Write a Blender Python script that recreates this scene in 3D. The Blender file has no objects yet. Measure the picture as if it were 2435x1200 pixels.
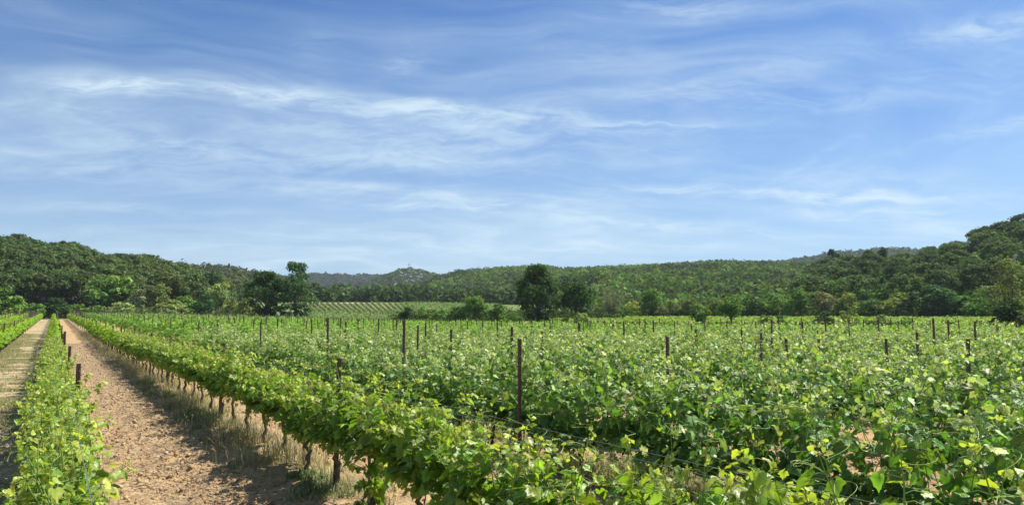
import bpy, math, random
import numpy as np
from math import radians, sin, cos, pi
random.seed(7)
rng = np.random.default_rng(7)
S = bpy.context.scene
COL = S.collection

# ------------------------------------------------------------------ camera, sky, sun, exposure
CAM_Z = 1.8
HAZE = 0.00011
F = 1829.0            # focal length in photo pixels (photo 2435 x 1200)
PITCH = math.atan(152 / F)
cam_d = bpy.data.cameras.new('camera'); cam = bpy.data.objects.new('camera', cam_d); COL.objects.link(cam)
cam.location = (0, 0, CAM_Z); cam.rotation_euler = (pi / 2 + PITCH, 0, 0)
cam_d.sensor_width = 36; cam_d.lens = 36 * F / 2435; cam_d.clip_end = 20000; cam_d.clip_start = 0.05
S.camera = cam
SUN_AZ, SUN_EL = radians(58), radians(53)     # azimuth to the right of the view axis (+Y)
S.view_settings.view_transform = 'Standard'; S.view_settings.look = 'None'
S.view_settings.gamma = 1; S.view_settings.exposure = 0.82; S.view_settings.use_curve_mapping = False

sun_d = bpy.data.lights.new('sun', 'SUN'); sun = bpy.data.objects.new('sun', sun_d); COL.objects.link(sun)
sun_d.energy = 4.9; sun_d.angle = radians(0.55); sun_d.color = (1, 0.95, 0.87)
sd = (sin(SUN_AZ) * cos(SUN_EL), cos(SUN_AZ) * cos(SUN_EL), sin(SUN_EL))
from mathutils import Vector
sun.rotation_euler = Vector(sd).to_track_quat('Z', 'Y').to_euler()

class NT:
    """tiny node-tree helper"""
    def __init__(s, t): s.t = t
    def n(s, typ, **k):
        x = s.t.nodes.new(typ)
        for a, b in k.items():
            setattr(x, a, b)
        return x
    def put(s, sock, v):
        if isinstance(v, bpy.types.NodeSocket): s.t.links.new(v, sock)
        elif v is not None: sock.default_value = v
    def math(s, op, a, b=None, c=None, clamp=False):
        x = s.n('ShaderNodeMath', operation=op, use_clamp=clamp)
        for i, v in enumerate((a, b, c)): s.put(x.inputs[i], v) if v is not None else None
        return x.outputs[0]
    def vec(s, x, y, z):
        c = s.n('ShaderNodeCombineXYZ')
        for i, v in enumerate((x, y, z)): s.put(c.inputs[i], v)
        return c.outputs[0]
    def noise(s, v, scale, detail=4, rough=0.55, dist=0.0):
        x = s.n('ShaderNodeTexNoise'); s.put(x.inputs['Vector'], v)
        x.inputs['Scale'].default_value = scale; x.inputs['Detail'].default_value = detail
        x.inputs['Roughness'].default_value = rough; x.inputs['Distortion'].default_value = dist
        return x.outputs[0]
    def ramp(s, f, a, b, lo=0.0, hi=1.0):
        x = s.n('ShaderNodeMapRange', interpolation_type='SMOOTHSTEP'); s.put(x.inputs[0], f)
        for i, v in enumerate((a, b, lo, hi)): x.inputs[i + 1].default_value = v
        return x.outputs[0]
    def mix(s, f, a, b, mode='MIX'):
        x = s.n('ShaderNodeMix', data_type='RGBA', blend_type=mode)
        s.put(x.inputs[0], f); s.put(x.inputs[6], a); s.put(x.inputs[7], b)
        return x.outputs[2]

def c4(c): return (c[0], c[1], c[2], 1.0)

def px_tan(u, v):
    """photo pixel -> (azimuth, tan of elevation)"""
    a = (u - 1217.5) / F; b = -(v - 600) / F
    dy = math.cos(PITCH) - b * math.sin(PITCH); dz = math.sin(PITCH) + b * math.cos(PITCH)
    return math.atan2(a, dy), dz / math.hypot(a, dy)

def build_world():
    w = bpy.data.worlds.new('World'); S.world = w; w.use_nodes = True
    t = NT(w.node_tree); w.node_tree.nodes.clear()
    sky = t.n('ShaderNodeTexSky', sky_type='NISHITA', sun_disc=False)
    sky.sun_elevation = SUN_EL; sky.sun_rotation = SUN_AZ
    sky.altitude = 100; sky.air_density = 1.0; sky.dust_density = 0.6; sky.ozone_density = 2.0
    tc = t.n('ShaderNodeTexCoord'); sp = t.n('ShaderNodeSeparateXYZ'); t.put(sp.inputs[0], tc.outputs['Generated'])
    X, Y, Z = sp.outputs
    zc = t.math('ADD', t.math('MAXIMUM', Z, 0.0), 0.10)
    px = t.math('DIVIDE', X, zc); py = t.math('DIVIDE', Y, zc)
    # high cloud deck seen in perspective; streaks stretched across the view
    A = radians(-14)
    qx = t.math('ADD', t.math('MULTIPLY', px, cos(A)), t.math('MULTIPLY', py, -sin(A)))
    qy = t.math('ADD', t.math('MULTIPLY', px, sin(A)), t.math('MULTIPLY', py, cos(A)))
    warp = t.noise(t.vec(qx, qy, 3.0), 0.55, 3, 0.5)
    wv = t.math('MULTIPLY', t.math('SUBTRACT', warp, 0.5), 2.2)
    v1 = t.vec(t.math('MULTIPLY', qx, 0.34), t.math('ADD', qy, wv), 0.0)
    big = t.ramp(t.noise(v1, 0.62, 5, 0.58), 0.38, 0.74)
    v2 = t.vec(t.math('MULTIPLY', qx, 0.22), t.math('ADD', qy, t.math('MULTIPLY', wv, 1.6)), 7.0)
    fib = t.ramp(t.noise(v2, 2.3, 6, 0.62), 0.38, 0.80)
    v3 = t.vec(t.math('MULTIPLY', qx, 0.5), qy, 11.0)
    fine = t.ramp(t.noise(v3, 5.0, 6, 0.7, 0.6), 0.3, 0.75)
    cl = t.math('ADD', t.math('MULTIPLY', big, 0.42), t.math('MULTIPLY', t.math('MULTIPLY', big, fib), 0.75))
    # named wisps of cirrus: (u, v, half length, half width, slope, strength)
    az = t.math('DIVIDE', X, t.math('MAXIMUM', Y, 0.05)); el = t.math('DIVIDE', Z, t.math('MAXIMUM', Y, 0.05))
    wisps = [(280, 212, 150, 24, .06, .95), (640, 228, 200, 24, .17, .75), (960, 262, 150, 24, .18, .6),
             (965, 158, 60, 22, .05, .5), (1250, 285, 330, 26, .03, .62), (1900, 240, 260, 30, -.03, .28),
             (500, 355, 420, 34, .08, .5), (1050, 380, 380, 36, .04, .42), (1100, 483, 330, 24, .03, .62),
             (1980, 466, 300, 16, .03, 1.0), (1560, 450, 160, 34, -.05, .4), (2370, 70, 170, 34, -.12, .62),
             (2400, 305, 120, 18, -.08, .5), (2230, 560, 150, 24, .12, .5), (1430, 590, 420, 12, .04, .4),
             (1640, 15, 170, 26, .05, .55), (1930, 375, 120, 10, -.55, .25), (200, 560, 420, 26, .02, .22),
             (250, 400, 300, 40, .03, .3), (2250, 330, 160, 10, -.2, .25), (1210, 600, 300, 14, .05, .25), (700, 440, 260, 12, .02, .4), (1500, 530, 260, 12, .05, .45), (2000, 500, 200, 14, .03, .5), (300, 500, 300, 14, .03, .35), (1900, 150, 260, 30, -.2, .3), (1450, 130, 240, 40, .1, .22), (750, 120, 60, 60, .9, .2), (1560, 300, 300, 18, -.03, .4), (880, 600, 380, 16, .03, .35), (2050, 425, 330, 30, .04, .4), (2200, 520, 260, 20, .02, .4), (1650, 210, 260, 30, -.05, .3), (1750, 560, 300, 16, .06, .4), (2250, 200, 250, 50, -.1, .3), (120, 260, 260, 22, .08, .3), (1350, 340, 420, 34, .04, .35), (800, 310, 300, 18, .1, .35)]
    jx = t.math('MULTIPLY', t.math('SUBTRACT', t.noise(t.vec(az, el, 1.0), 6, 4, 0.6), 0.5), 0.055)
    el2 = t.math('ADD', el, jx)
    tot = None
    for (u, v, L, W, sl, st) in wisps:
        a0, te = px_tan(u, v); x0 = math.tan(a0); z0 = te / math.cos(a0)
        ca, sa = cos(-math.atan(sl)), sin(-math.atan(sl))
        dx = t.math('SUBTRACT', az, x0); dz = t.math('SUBTRACT', el2, z0)
        p = t.math('ADD', t.math('MULTIPLY', dx, ca * F / L), t.math('MULTIPLY', dz, sa * F / L))
        q = t.math('ADD', t.math('MULTIPLY', dx, -sa * F / W), t.math('MULTIPLY', dz, ca * F / W))
        g = t.math('EXPONENT', t.math('MULTIPLY', t.math('ADD', t.math('MULTIPLY', p, p), t.math('MULTIPLY', q, q)), -1.0))
        g = t.math('MULTIPLY', g, st)
        tot = g if tot is None else t.math('ADD', tot, g)
    wf = t.vec(t.math('MULTIPLY', az, 3.0), t.math('MULTIPLY', el2, 17.0), 2.0)
    wn = t.ramp(t.noise(wf, 3.0, 9, 0.68, 0.7), 0.34, 0.66)
    tot = t.math('MULTIPLY', tot, t.math('ADD', t.math('MULTIPLY', wn, 0.85), 0.12))
    cl = t.math('ADD', cl, t.math('MULTIPLY', tot, 1.0))
    cl = t.math('MULTIPLY', cl, t.math('ADD', t.math('MULTIPLY', fine, 0.3), 0.7))
    # thin veil thickening low down
    veil = t.ramp(Z, 0.36, 0.02, 0.0, 0.46)
    cl = t.math('ADD', cl, veil, clamp=True)
    base = t.mix(1.0, sky.outputs[0], (.23, .48, .77, 1), 'MULTIPLY')
    out = t.mix(t.math('MULTIPLY', cl, 0.90), base, (4.7, 5.85, 6.6, 1))
    bg = t.n('ShaderNodeBackground'); t.put(bg.inputs[0], out); bg.inputs[1].default_value = 0.085
    o = t.n('ShaderNodeOutputWorld'); t.put(o.inputs[0], bg.outputs[0])
build_world()

# ------------------------------------------------------------------ helpers
def vnoise(x, y, seed=0):
    """value noise, numpy"""
    xi = np.floor(x).astype(np.int64); yi = np.floor(y).astype(np.int64)
    fx = x - xi; fy = y - yi; fx = fx * fx * (3 - 2 * fx); fy = fy * fy * (3 - 2 * fy)
    def h(a, b):
        n = (a * 374761393 + b * 668265263 + seed * 974634777) & 0xffffffff
        n = ((n ^ (n >> 13)) * 1274126177) & 0xffffffff
        return ((n ^ (n >> 16)) & 0xffff) / 65535.0
    return (h(xi, yi) * (1 - fx) * (1 - fy) + h(xi + 1, yi) * fx * (1 - fy) + h(xi, yi + 1) * (1 - fx) * fy + h(xi + 1, yi + 1) * fx * fy)
def fbm(x, y, o=4, seed=0):
    r = 0; a = .5; s = 0
    for k in range(o):
        r = r + a * vnoise(x, y, seed + k * 17); s += a; a *= .5; x = x * 2.03 + 5.2; y = y * 2.03 + 1.7
    return r / s

class MB:
    """collects vertices and faces (any size) with a colour per vertex, builds ONE mesh"""
    def __init__(s): s.V = []; s.F = []; s.C = []; s.n = 0
    def add(s, V, Fc, col=(1, 1, 1)):
        V = np.asarray(V, dtype=np.float32).reshape(-1, 3); Fc = np.asarray(Fc, dtype=np.int64)
        c = np.asarray(col, dtype=np.float32)
        if c.ndim == 1: c = np.broadcast_to(c, V.shape)
        s.V.append(V); s.F.append(Fc + s.n); s.C.append(c); s.n += len(V)
    def inst(s, tv, tf, pos, R, scale, col):
        N = len(pos); k = len(tv)
        sc = np.asarray(scale, dtype=np.float32)
        if sc.ndim == 1: sc = sc[:, None]
        tvs = tv[None, :, :] * sc[:, None, :]
        V = np.einsum('nij,nkj->nki', R, tvs) + pos[:, None, :]
        Fc = (tf[None] + (np.arange(N) * k)[:, None, None]).reshape(-1, tf.shape[1])
        c = np.repeat(np.asarray(col, dtype=np.float32), k, axis=0)
        s.add(V.reshape(-1, 3), Fc, c)
    def mesh(s, name, mat, smooth=False):
        me = bpy.data.meshes.new(name)
        V = np.concatenate(s.V); C = np.concatenate(s.C)
        me.vertices.add(len(V)); me.vertices.foreach_set('co', V.astype(np.float32).ravel())
        loops = np.concatenate([f.ravel() for f in s.F])
        sizes = np.concatenate([np.full(len(f), f.shape[1]) for f in s.F])
        starts = np.concatenate([[0], np.cumsum(sizes)[:-1]])
        me.loops.add(len(loops)); me.loops.foreach_set('vertex_index', loops.astype(np.int32))
        me.polygons.add(len(sizes)); me.polygons.foreach_set('loop_start', starts.astype(np.int32))
        at = me.color_attributes.new('tint', 'FLOAT_COLOR', 'POINT')
        c = np.ones((len(V), 4), dtype=np.float32); c[:, :3] = C; at.data.foreach_set('color', c.ravel())
        me.materials.append(mat); me.update(calc_edges=True)
        if smooth: me.polygons.foreach_set('use_smooth', np.ones(len(sizes), dtype=bool))
        me.validate()
        return me
    def obj(s, name, mat, parent=None, smooth=False):
        return link(name, s.mesh(name, mat, smooth), parent)

def link(name, me, parent=None):
    o = bpy.data.objects.new(name, me); COL.objects.link(o)
    if parent: o.parent = parent
    return o
def tag(o, label=None, cat=None, group=None, kind=None):
    if label: o['label'] = label
    if cat: o['category'] = cat
    if group: o['group'] = group
    if kind: o['kind'] = kind
    return o

def tube(mb, pts, rad, k=6, col=(1, 1, 1), cap=True):
    pts = np.asarray(pts, dtype=float); n = len(pts); rad = np.broadcast_to(rad, (n,))
    T = np.gradient(pts, axis=0); T /= np.linalg.norm(T, axis=1)[:, None] + 1e-9
    ref = np.array([1., 0, 0]) if abs(T[0][2]) > .7 else np.array([0, 0, 1.])
    A = np.cross(T, ref); A /= np.linalg.norm(A, axis=1)[:, None] + 1e-9; B = np.cross(T, A)
    ang = np.arange(k) * 2 * pi / k
    V = pts[:, None] + rad[:, None, None] * (A[:, None] * np.cos(ang)[None, :, None] + B[:, None] * np.sin(ang)[None, :, None])
    i = np.arange(n - 1)[:, None] * k; j = np.arange(k)[None]; j2 = (j + 1) % k
    Fc = np.stack([i + j, i + j2, i + k + j2, i + k + j], -1).reshape(-1, 4)
    mb.add(V.reshape(-1, 3), Fc, col)
    if cap:
        mb.add(V[-1], [list(range(k))], col)

def rotframes(tipdir, normal):
    """columns X side, Y tip, Z normal"""
    y = tipdir / (np.linalg.norm(tipdir, axis=1)[:, None] + 1e-9)
    x = np.cross(y, normal); x /= np.linalg.norm(x, axis=1)[:, None] + 1e-9
    z = np.cross(x, y)
    return np.stack([x, y, z], -1)
def rand_unit(n, r=rng):
    v = r.normal(size=(n, 3)); return v / (np.linalg.norm(v, axis=1)[:, None] + 1e-9)

# ------------------------------------------------------------------ terrain
AX = radians(0)
VPA = px_tan(128, 752)[0]
DV = np.array([sin(VPA), cos(VPA)]); NV = np.array([cos(VPA), -sin(VPA)])    # row direction and across-row direction
def row_pt(p, s): return NV * p + DV * s
def az_u(u): return px_tan(u, 752)[0]
base_cols = [(-1600, [(0, 0), (40, 0), (175, 1.2), (200, 1.7), (1000, 6), (4000, 8)]),
             (300, [(0, 0), (40, 0), (175, 1.2), (200, 1.7), (1000, 6), (4000, 8)]),
             (620, [(0, 0), (40, 0), (130, .4), (160, .9), (200, 1.6), (300, 7.2), (1000, 8), (4000, 8)]),
             (900, [(0, 0), (60, -.05), (120, -.1), (150, .5), (200, 1.4), (300, 7.4), (1000, 8), (4000, 8)]),
             (1250, [(0, 0), (60, -.1), (110, -.25), (130, .1), (160, 1.3), (300, 6.5), (1000, 8), (4000, 8)]),
             (1600, [(0, 0), (40, 0), (98, -.6), (108, -.3), (118, .1), (160, 1.0), (300, 3), (1000, 8), (4000, 8)]),
             (4200, [(0, 0), (40, 0), (98, -.6), (108, -.3), (118, .1), (160, 1.0), (300, 3), (1000, 8), (4000, 8)])]
RG = np.concatenate([np.linspace(0, 400, 201), np.linspace(420, 4000, 120)])
BT = np.array([np.interp(RG, *zip(*c[1])) for c in base_cols]); BA = np.array([az_u(c[0]) for c in base_cols])
def hill(name, ridge_r, foot_r, tree, pts, back=1.0):
    az = []; tn = []
    for u, v in pts:
        a, e = px_tan(u, v); az.append(a); tn.append(e)
    rr = np.interp(az, *zip(*[(az_u(u), r) for u, r in ridge_r])) if isinstance(ridge_r, list) else np.full(len(az), ridge_r)
    fr = np.interp(az, *zip(*[(az_u(u), r) for u, r in foot_r])) if isinstance(foot_r, list) else np.full(len(az), foot_r)
    return dict(name=name, az=np.array(az), z=CAM_Z + rr * np.array(tn) - tree, rr=rr, fr=fr, back=back)
HILLS = [
    hill('L1', 320, 196, 9, [(-1500, 560), (-700, 535), (-200, 545), (0, 568), (60, 570), (110, 578), (180, 584), (215, 600), (265, 614), (300, 607), (350, 614), (400, 632), (480, 652), (620, 690), (740, 722), (820, 748)]),
    hill('L2', 540, 330, 7, [(150, 660), (300, 640), (418, 630), (520, 630), (600, 645), (700, 668), (800, 690), (905, 712), (990, 740)]),
    hill('RF', 1800, 1250, 9, [(300, 700), (500, 662), (740, 650), (850, 651), (930, 652), (1050, 660), (1200, 700)]),
    hill('RK', 1100, 800, 3, [(760, 720), (850, 690), (900, 657), (930, 649), (952, 640), (975, 638), (1000, 641), (1040, 650), (1120, 690)]),
    hill('C', 650, [(860, 300), (1200, 290), (1400, 180), (2200, 170)], 6, [(850, 735), (900, 712), (940, 694), (990, 672), (1040, 650), (1090, 637), (1180, 628), (1290, 622), (1335, 632), (1450, 630), (1600, 621), (1700, 614), (1850, 617), (2000, 622), (2300, 650), (2700, 700)]),
    hill('RR', 1300, 900, 6, [(1480, 740), (1600, 690), (1750, 640), (1850, 619), (1920, 608), (2000, 597), (2080, 589), (2170, 590), (2300, 600), (2500, 620), (3000, 700)]),
    hill('R1', 300, [(1500, 172), (2600, 168)], 8, [(1640, 745), (1750, 705), (1850, 668), (1930, 630), (1990, 608), (2050, 603), (2120, 597), (2160, 591), (2245, 587), (2270, 570), (2300, 552), (2345, 540), (2390, 522), (2435, 503), (2600, 450), (3000, 400), (3800, 420)]),
]
def base_h(az, r):
    r = np.clip(r, 0, 3999.); az = np.clip(az, BA[0], BA[-1])
    out = np.zeros_like(r); k = np.clip(np.searchsorted(BA, az) - 1, 0, len(BA) - 2)
    vals = np.stack([np.interp(r, RG, BT[i]) for i in range(len(BA))])
    t = (az - BA[k]) / (BA[k + 1] - BA[k]); t = t * t * (3 - 2 * t)
    idx = np.arange(len(r))
    return vals[k, idx] * (1 - t) + vals[k + 1, idx] * t
def hill_h(H, az, r):
    zr = np.interp(az, H['az'], H['z'], left=H['z'][0], right=H['z'][-1])
    off = np.maximum(H['az'][0] - az, az - H['az'][-1]); zr = zr - np.clip(off, 0, 1) * 57.3 * 12
    rr = np.interp(az, H['az'], H['rr']); fr = np.interp(az, H['az'], H['fr'])
    s = (r - fr) / (rr - fr)
    up = np.clip(s, 0, 1); prof = up * 0.72 + 0.28 * np.sin(up * pi / 2)
    prof = np.where(s > 1, 1 - np.clip((s - 1) / (1.6 * H['back']), 0, 1) ** 1.5, prof)
    h = 1.0 + (zr - 1.0) * prof
    return np.where((s > 0) & (s < 2.6), h, -50)
def terrain(x, y):
    x = np.atleast_1d(np.asarray(x, float)); y = np.atleast_1d(np.asarray(y, float))
    az = np.arctan2(x, y); r = np.hypot(x, y)
    h = base_h(az, r); which = np.full(len(x), -1)
    for i, H in enumerate(HILLS):
        g = hill_h(H, az, r); m = g > h; h = np.where(m, g, h); which = np.where(m, i, which)
    far = np.clip((r - 250) / 200, 0, 1)
    h = h + (fbm(x / 38, y / 38, 3, 5) - .5) * 3.0 * far
    return h, which
def ground_z(x, y): return float(terrain([x], [y])[0][0])

def near_relief(x, y):
    """clods, ruts and tyre-flattened lanes of the rows by the camera"""
    p = x * NV[0] + y * NV[1]; r = np.hypot(x, y)
    f = np.clip((34 - r) / 22, 0, 1)
    z = (fbm(x * 3.2, y * 3.2, 3, 1) - .5) * .07 + ((fbm(x * 13, y * 13, 3, 2) - .5) * .06 + (fbm(x * 27, y * 27, 2, 12) - .5) * .03) * np.clip(1.0 * (fbm(x * .9, y * .9, 2, 9)) + .5, 0, 1.3)
    lane = np.exp(-((p - 1.25) / .7) ** 2) * -.03 + np.exp(-((p - 2.5) / .35) ** 2) * .07 + np.exp(-((p - .15) / .35) ** 2) * .06
    tilled = np.where((p > .35) & (p < 2.3) | (p > 2.8), 1.0, .55)
    return (z * 1.35 * tilled + lane) * f

def build_ground(mat, mat_h):
    naz = 620
    a = np.concatenate([np.linspace(-pi, -.78, 60), np.linspace(-.77, .77, 500), np.linspace(.78, pi, 60)])
    r = np.concatenate([[0.05, .6, 1.2, 1.8], np.geomspace(2.2, 14, 420), np.geomspace(14.2, 60, 150), np.geomspace(61, 420, 170), np.geomspace(430, 9000, 120)])
    Rg, Ag = np.meshgrid(r, a, indexing='ij'); x = (Rg * np.sin(Ag)).ravel(); y = (Rg * np.cos(Ag)).ravel()
    h, w = terrain(x, y); h = h + near_relief(x, y)
    rr = np.hypot(x, y); p = x * NV[0] + y * NV[1]
    az = np.arctan2(x, y)
    # --- surface colours by zone; the hill tone also carries painted shade
    soil = np.array([.43, .285, .145]); pale = np.array([.52, .41, .26]); dry = np.array([.33, .28, .15]); grn = np.array([.075, .12, .03]); litter = np.array([.44, .33, .185])
    n1 = fbm(x * .9, y * .9, 3, 31); n2 = fbm(x * 2.7, y * 2.7, 4, 32); n3 = fbm(x * 7, y * 7, 3, 33)
    def sm(v, a_, b_): t = np.clip((v - a_) / (b_ - a_), 0, 1); return t * t * (3 - 2 * t)
    c = np.tile(soil, (len(x), 1))
    def mixin(c, col, m): return c * (1 - m[:, None]) + col * m[:, None]
    c = mixin(c, litter, sm(n2, .45, .7) * .55)
    c = mixin(c, np.array([.25, .15, .08]), sm(n3, .5, .8) * .5)
    lane_left = sm(p, -2.0, -1.8) * (1 - sm(p, -.35, -.1))
    c = mixin(c, pale, lane_left * (.55 + .4 * n2))
    c = mixin(c, dry, lane_left * sm(n1, .38, .6) * .7)
    c = mixin(c, grn, lane_left * sm(fbm(x * 1.7, y * 1.7, 4, 77), .50, .68) * .75)
    under = np.exp(-((p - 2.6) / .45) ** 2) + np.exp(-((p - .1) / .35) ** 2) + np.exp(-((p + 2.2) / .5) ** 2)
    c = mixin(c, litter, np.clip(under, 0, 1) * .75 * (.4 + .6 * n2))
    c = mixin(c, grn, np.clip(under, 0, 1) * sm(n1, .5, .7) * .35)
    # far ground
    rmax = np.interp(az, fa, fr_)
    fieldend = sm(rr, rmax, rmax + 4)
    gcol = np.array([.13, .18, .06]) * (0.8 + .5 * fbm(x * .12, y * .12, 4, 51))[:, None]
    gcol = np.where((rr > 318)[:, None], np.array([.07, .10, .04]), gcol)
    c = c * (1 - fieldend[:, None]) + gcol * fieldend[:, None]
    # pale earth cut above the sloping vineyard and stony bank on the left
    uu = 1217.5 + np.tan(az) * F
    cut = sm(uu, 725, 760) * (1 - sm(uu, 860, 900)) * sm(rr, 286, 294) * (1 - sm(rr, 316, 330)) * sm(fbm(x * .09, y * .09, 3, 5), .3, .5)
    c = mixin(c, np.array([.42, .33, .22]), cut)
    slope = sm(uu, 700, 740) * (1 - sm(uu, 930, 960)) * sm(rr, 224, 230) * (1 - sm(rr, 284, 292))
    c = mixin(c, np.array([.30, .26, .14]), slope * .55)
    bank = (1 - sm(uu, 330, 420)) * sm(rr, 178, 181) * (1 - sm(rr, 186, 190)) * sm(fbm(x * .2, y * .2, 3, 8), .35, .55)
    c = mixin(c, np.array([.38, .31, .22]), bank * .8)
    m = w >= 0
    c[m] = np.array([.036, .056, .022]) * (.7 + .7 * fbm(x[m] * .05, y[m] * .05, 3, 60))[:, None]  # dark hill colour paints in the shade seen through gaps between crowns
    V = np.stack([x, y, h], 1); nA = len(a)
    i, j = np.meshgrid(np.arange(len(r) - 1), np.arange(nA - 1), indexing='ij'); q = i * nA + j
    Fc = np.stack([q, q + nA, q + nA + 1, q + 1], -1).reshape(-1, 4)
    hillf = (m[Fc].sum(1) >= 2) & (rr[Fc].mean(1) > 150)
    for nm, sel, mt in (('ground', ~hillf, mat), ('hills', hillf, mat_h)):
        ff = Fc[sel]; used = np.unique(ff); remap = np.full(len(V), -1); remap[used] = np.arange(len(used))
        mb = MB(); mb.add(V[used], remap[ff], c[used]); o = mb.obj(nm, mt, smooth=True); tag(o, kind='structure')
FE = [(-1600, 176), (128, 176), (400, 158), (700, 140), (900, 124), (1300, 106), (1700, 96), (2435, 96), (4200, 96)]
fa = np.array([az_u(u) for u, _ in FE]); fr_ = np.array([r for _, r in FE], float)

# ------------------------------------------------------------------ materials
def new_mat(name):
    m = bpy.data.materials.new(name); m.use_nodes = True; m.node_tree.nodes.clear()
    t = NT(m.node_tree); o = t.n('ShaderNodeOutputMaterial'); return m, t, o
def attr(t, name='tint'):
    a = t.n('ShaderNodeAttribute', attribute_name=name); return a.outputs['Color']
def mat_leaf(name, trans=0.35, tcol=(1.25, 1.35, .45), rough=.42, spec=.4, objcol=False, bump=0.0, rnd=.25, gain=1.0):
    m, t, o = new_mat(name)
    col = attr(t)
    g = t.n('ShaderNodeNewGeometry')
    if objcol:
        oi = t.n('ShaderNodeObjectInfo'); col = t.mix(1.0, col, oi.outputs['Color'], 'MULTIPLY')
    hv = t.n('ShaderNodeHueSaturation'); t.put(hv.inputs['Color'], col)
    t.put(hv.inputs['Value'], t.math('ADD', t.math('MULTIPLY', g.outputs['Random Per Island'], rnd * 2 * gain), (1 - rnd) * gain))
    t.put(hv.inputs['Hue'], t.math('ADD', t.math('MULTIPLY', g.outputs['Random Per Island'], .03), .485))
    col = hv.outputs[0]
    # the felted underside of a leaf is paler
    under = t.mix(g.outputs['Backfacing'], col, t.mix(.30, col, (.25, .31, .17, 1))) if not objcol else col
    p = t.n('ShaderNodeBsdfPrincipled'); t.put(p.inputs['Base Color'], under); p.inputs['Roughness'].default_value = rough
    p.inputs['Specular IOR Level'].default_value = spec
    if bump:
        tc = t.n('ShaderNodeTexCoord')
        b = t.n('ShaderNodeBump'); b.inputs['Strength'].default_value = bump; b.inputs['Distance'].default_value = .01
        t.put(b.inputs['Height'], t.noise(tc.outputs['Object'], 45, 3, .6)); t.put(p.inputs['Normal'], b.outputs[0])
    tr = t.n('ShaderNodeBsdfTranslucent'); t.put(tr.inputs[0], t.mix(1.0, col, c4(tcol), 'MULTIPLY'))
    mx = t.n('ShaderNodeMixShader'); mx.inputs[0].default_value = trans
    t.put(mx.inputs[1], p.outputs[0]); t.put(mx.inputs[2], tr.outputs[0]); t.put(o.inputs[0], mx.outputs[0])
    return m
def mat_plain(name, scale=20, amount=.3, rough=.8, bump=.3, dist=.01, metal=0, spec=.3, coords='Object', dark=(.4, .4, .4)):
    m, t, o = new_mat(name)
    tc = t.n('ShaderNodeTexCoord'); n = t.noise(tc.outputs[coords], scale, 6, .65)
    col = t.mix(t.math('MULTIPLY', t.ramp(n, .4, .7), amount), attr(t), c4(dark), 'MULTIPLY')
    p = t.n('ShaderNodeBsdfPrincipled'); t.put(p.inputs['Base Color'], col); p.inputs['Roughness'].default_value = rough
    p.inputs['Metallic'].default_value = metal; p.inputs['Specular IOR Level'].default_value = spec
    b = t.n('ShaderNodeBump'); b.inputs['Strength'].default_value = bump; b.inputs['Distance'].default_value = dist
    t.put(b.inputs['Height'], n); t.put(p.inputs['Normal'], b.outputs[0]); t.put(o.inputs[0], p.outputs[0])
    return m
def mat_ground():
    m, t, o = new_mat('soil')
    tc = t.n('ShaderNodeTexCoord'); P = tc.outputs['Object']
    n1 = t.noise(P, 9, 8, .7); n2 = t.noise(P, 38, 6, .7); n3 = t.noise(P, 1.3, 4, .6)
    vo = t.n('ShaderNodeTexVoronoi'); t.put(vo.inputs['Vector'], P); vo.inputs['Scale'].default_value = 26
    col = attr(t)
    col = t.mix(t.ramp(n1, .5, .72, 0, .55), col, (.55, .48, .42, 1), 'MULTIPLY')
    col = t.mix(t.ramp(n2, .55, .75, 0, .5), col, t.mix(.6, col, (.46, .37, .25, 1)))
    col = t.mix(t.ramp(n3, .4, .7, 0, .3), col, (.75, .7, .66, 1), 'MULTIPLY')
    p = t.n('ShaderNodeBsdfPrincipled'); t.put(p.inputs['Base Color'], col); p.inputs['Roughness'].default_value = .95
    p.inputs['Specular IOR Level'].default_value = .1
    b = t.n('ShaderNodeBump'); b.inputs['Strength'].default_value = .9; b.inputs['Distance'].default_value = .03
    t.put(b.inputs['Height'], t.math('ADD', t.math('ADD', n1, t.math('MULTIPLY', n2, .5)), t.math('MULTIPLY', vo.outputs[0], .35)))
    t.put(p.inputs['Normal'], b.outputs[0]); t.put(o.inputs[0], p.outputs[0])
    return m
M_soil = mat_ground()
M_hill = mat_plain('hill_ground_shade', .15, .5, .95, .5, .5)
M_leaf = mat_leaf('vine_leaf_bright', .42, (1.35, 1.45, .4), .40, .45, bump=.5)
M_leafd = mat_leaf('vine_leaf_waxy', .32, (1.3, 1.5, .4), .5, .38, bump=.6)
M_vfar = mat_leaf('vine_leaf_far', .34, (1.3, 1.4, .5), .6, .16)
M_tree = mat_leaf('tree_foliage', .27, (1.3, 1.4, .5), .75, .08, objcol=True, rnd=.35, gain=1.12)
M_forest = mat_leaf('forest_foliage', .25, (1.3, 1.4, .5), .8, .05, rnd=.35, gain=1.05)
M_grass = mat_leaf('grass_blade', .35, (1.2, 1.2, .6), .6, .25)
M_bark = mat_plain('bark', 60, .7, .9, .8, .006)
M_stem = mat_leaf('green_stem', .15, (1.2, 1.2, .6), .45, .4, rnd=.1)
M_rust = mat_plain('rusty_steel', 45, .55, .75, .4, .002, metal=.25, spec=.4)
M_wire = mat_plain('galvanised_wire', 80, .3, .45, .1, .001, metal=.8, spec=.5)
M_rock = mat_plain('limestone', 1.2, .4, .9, .7, .3)
M_stone = mat_plain('clod_surface', 30, .4, .95, .8, .008)

build_ground(M_soil, M_hill)

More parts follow.
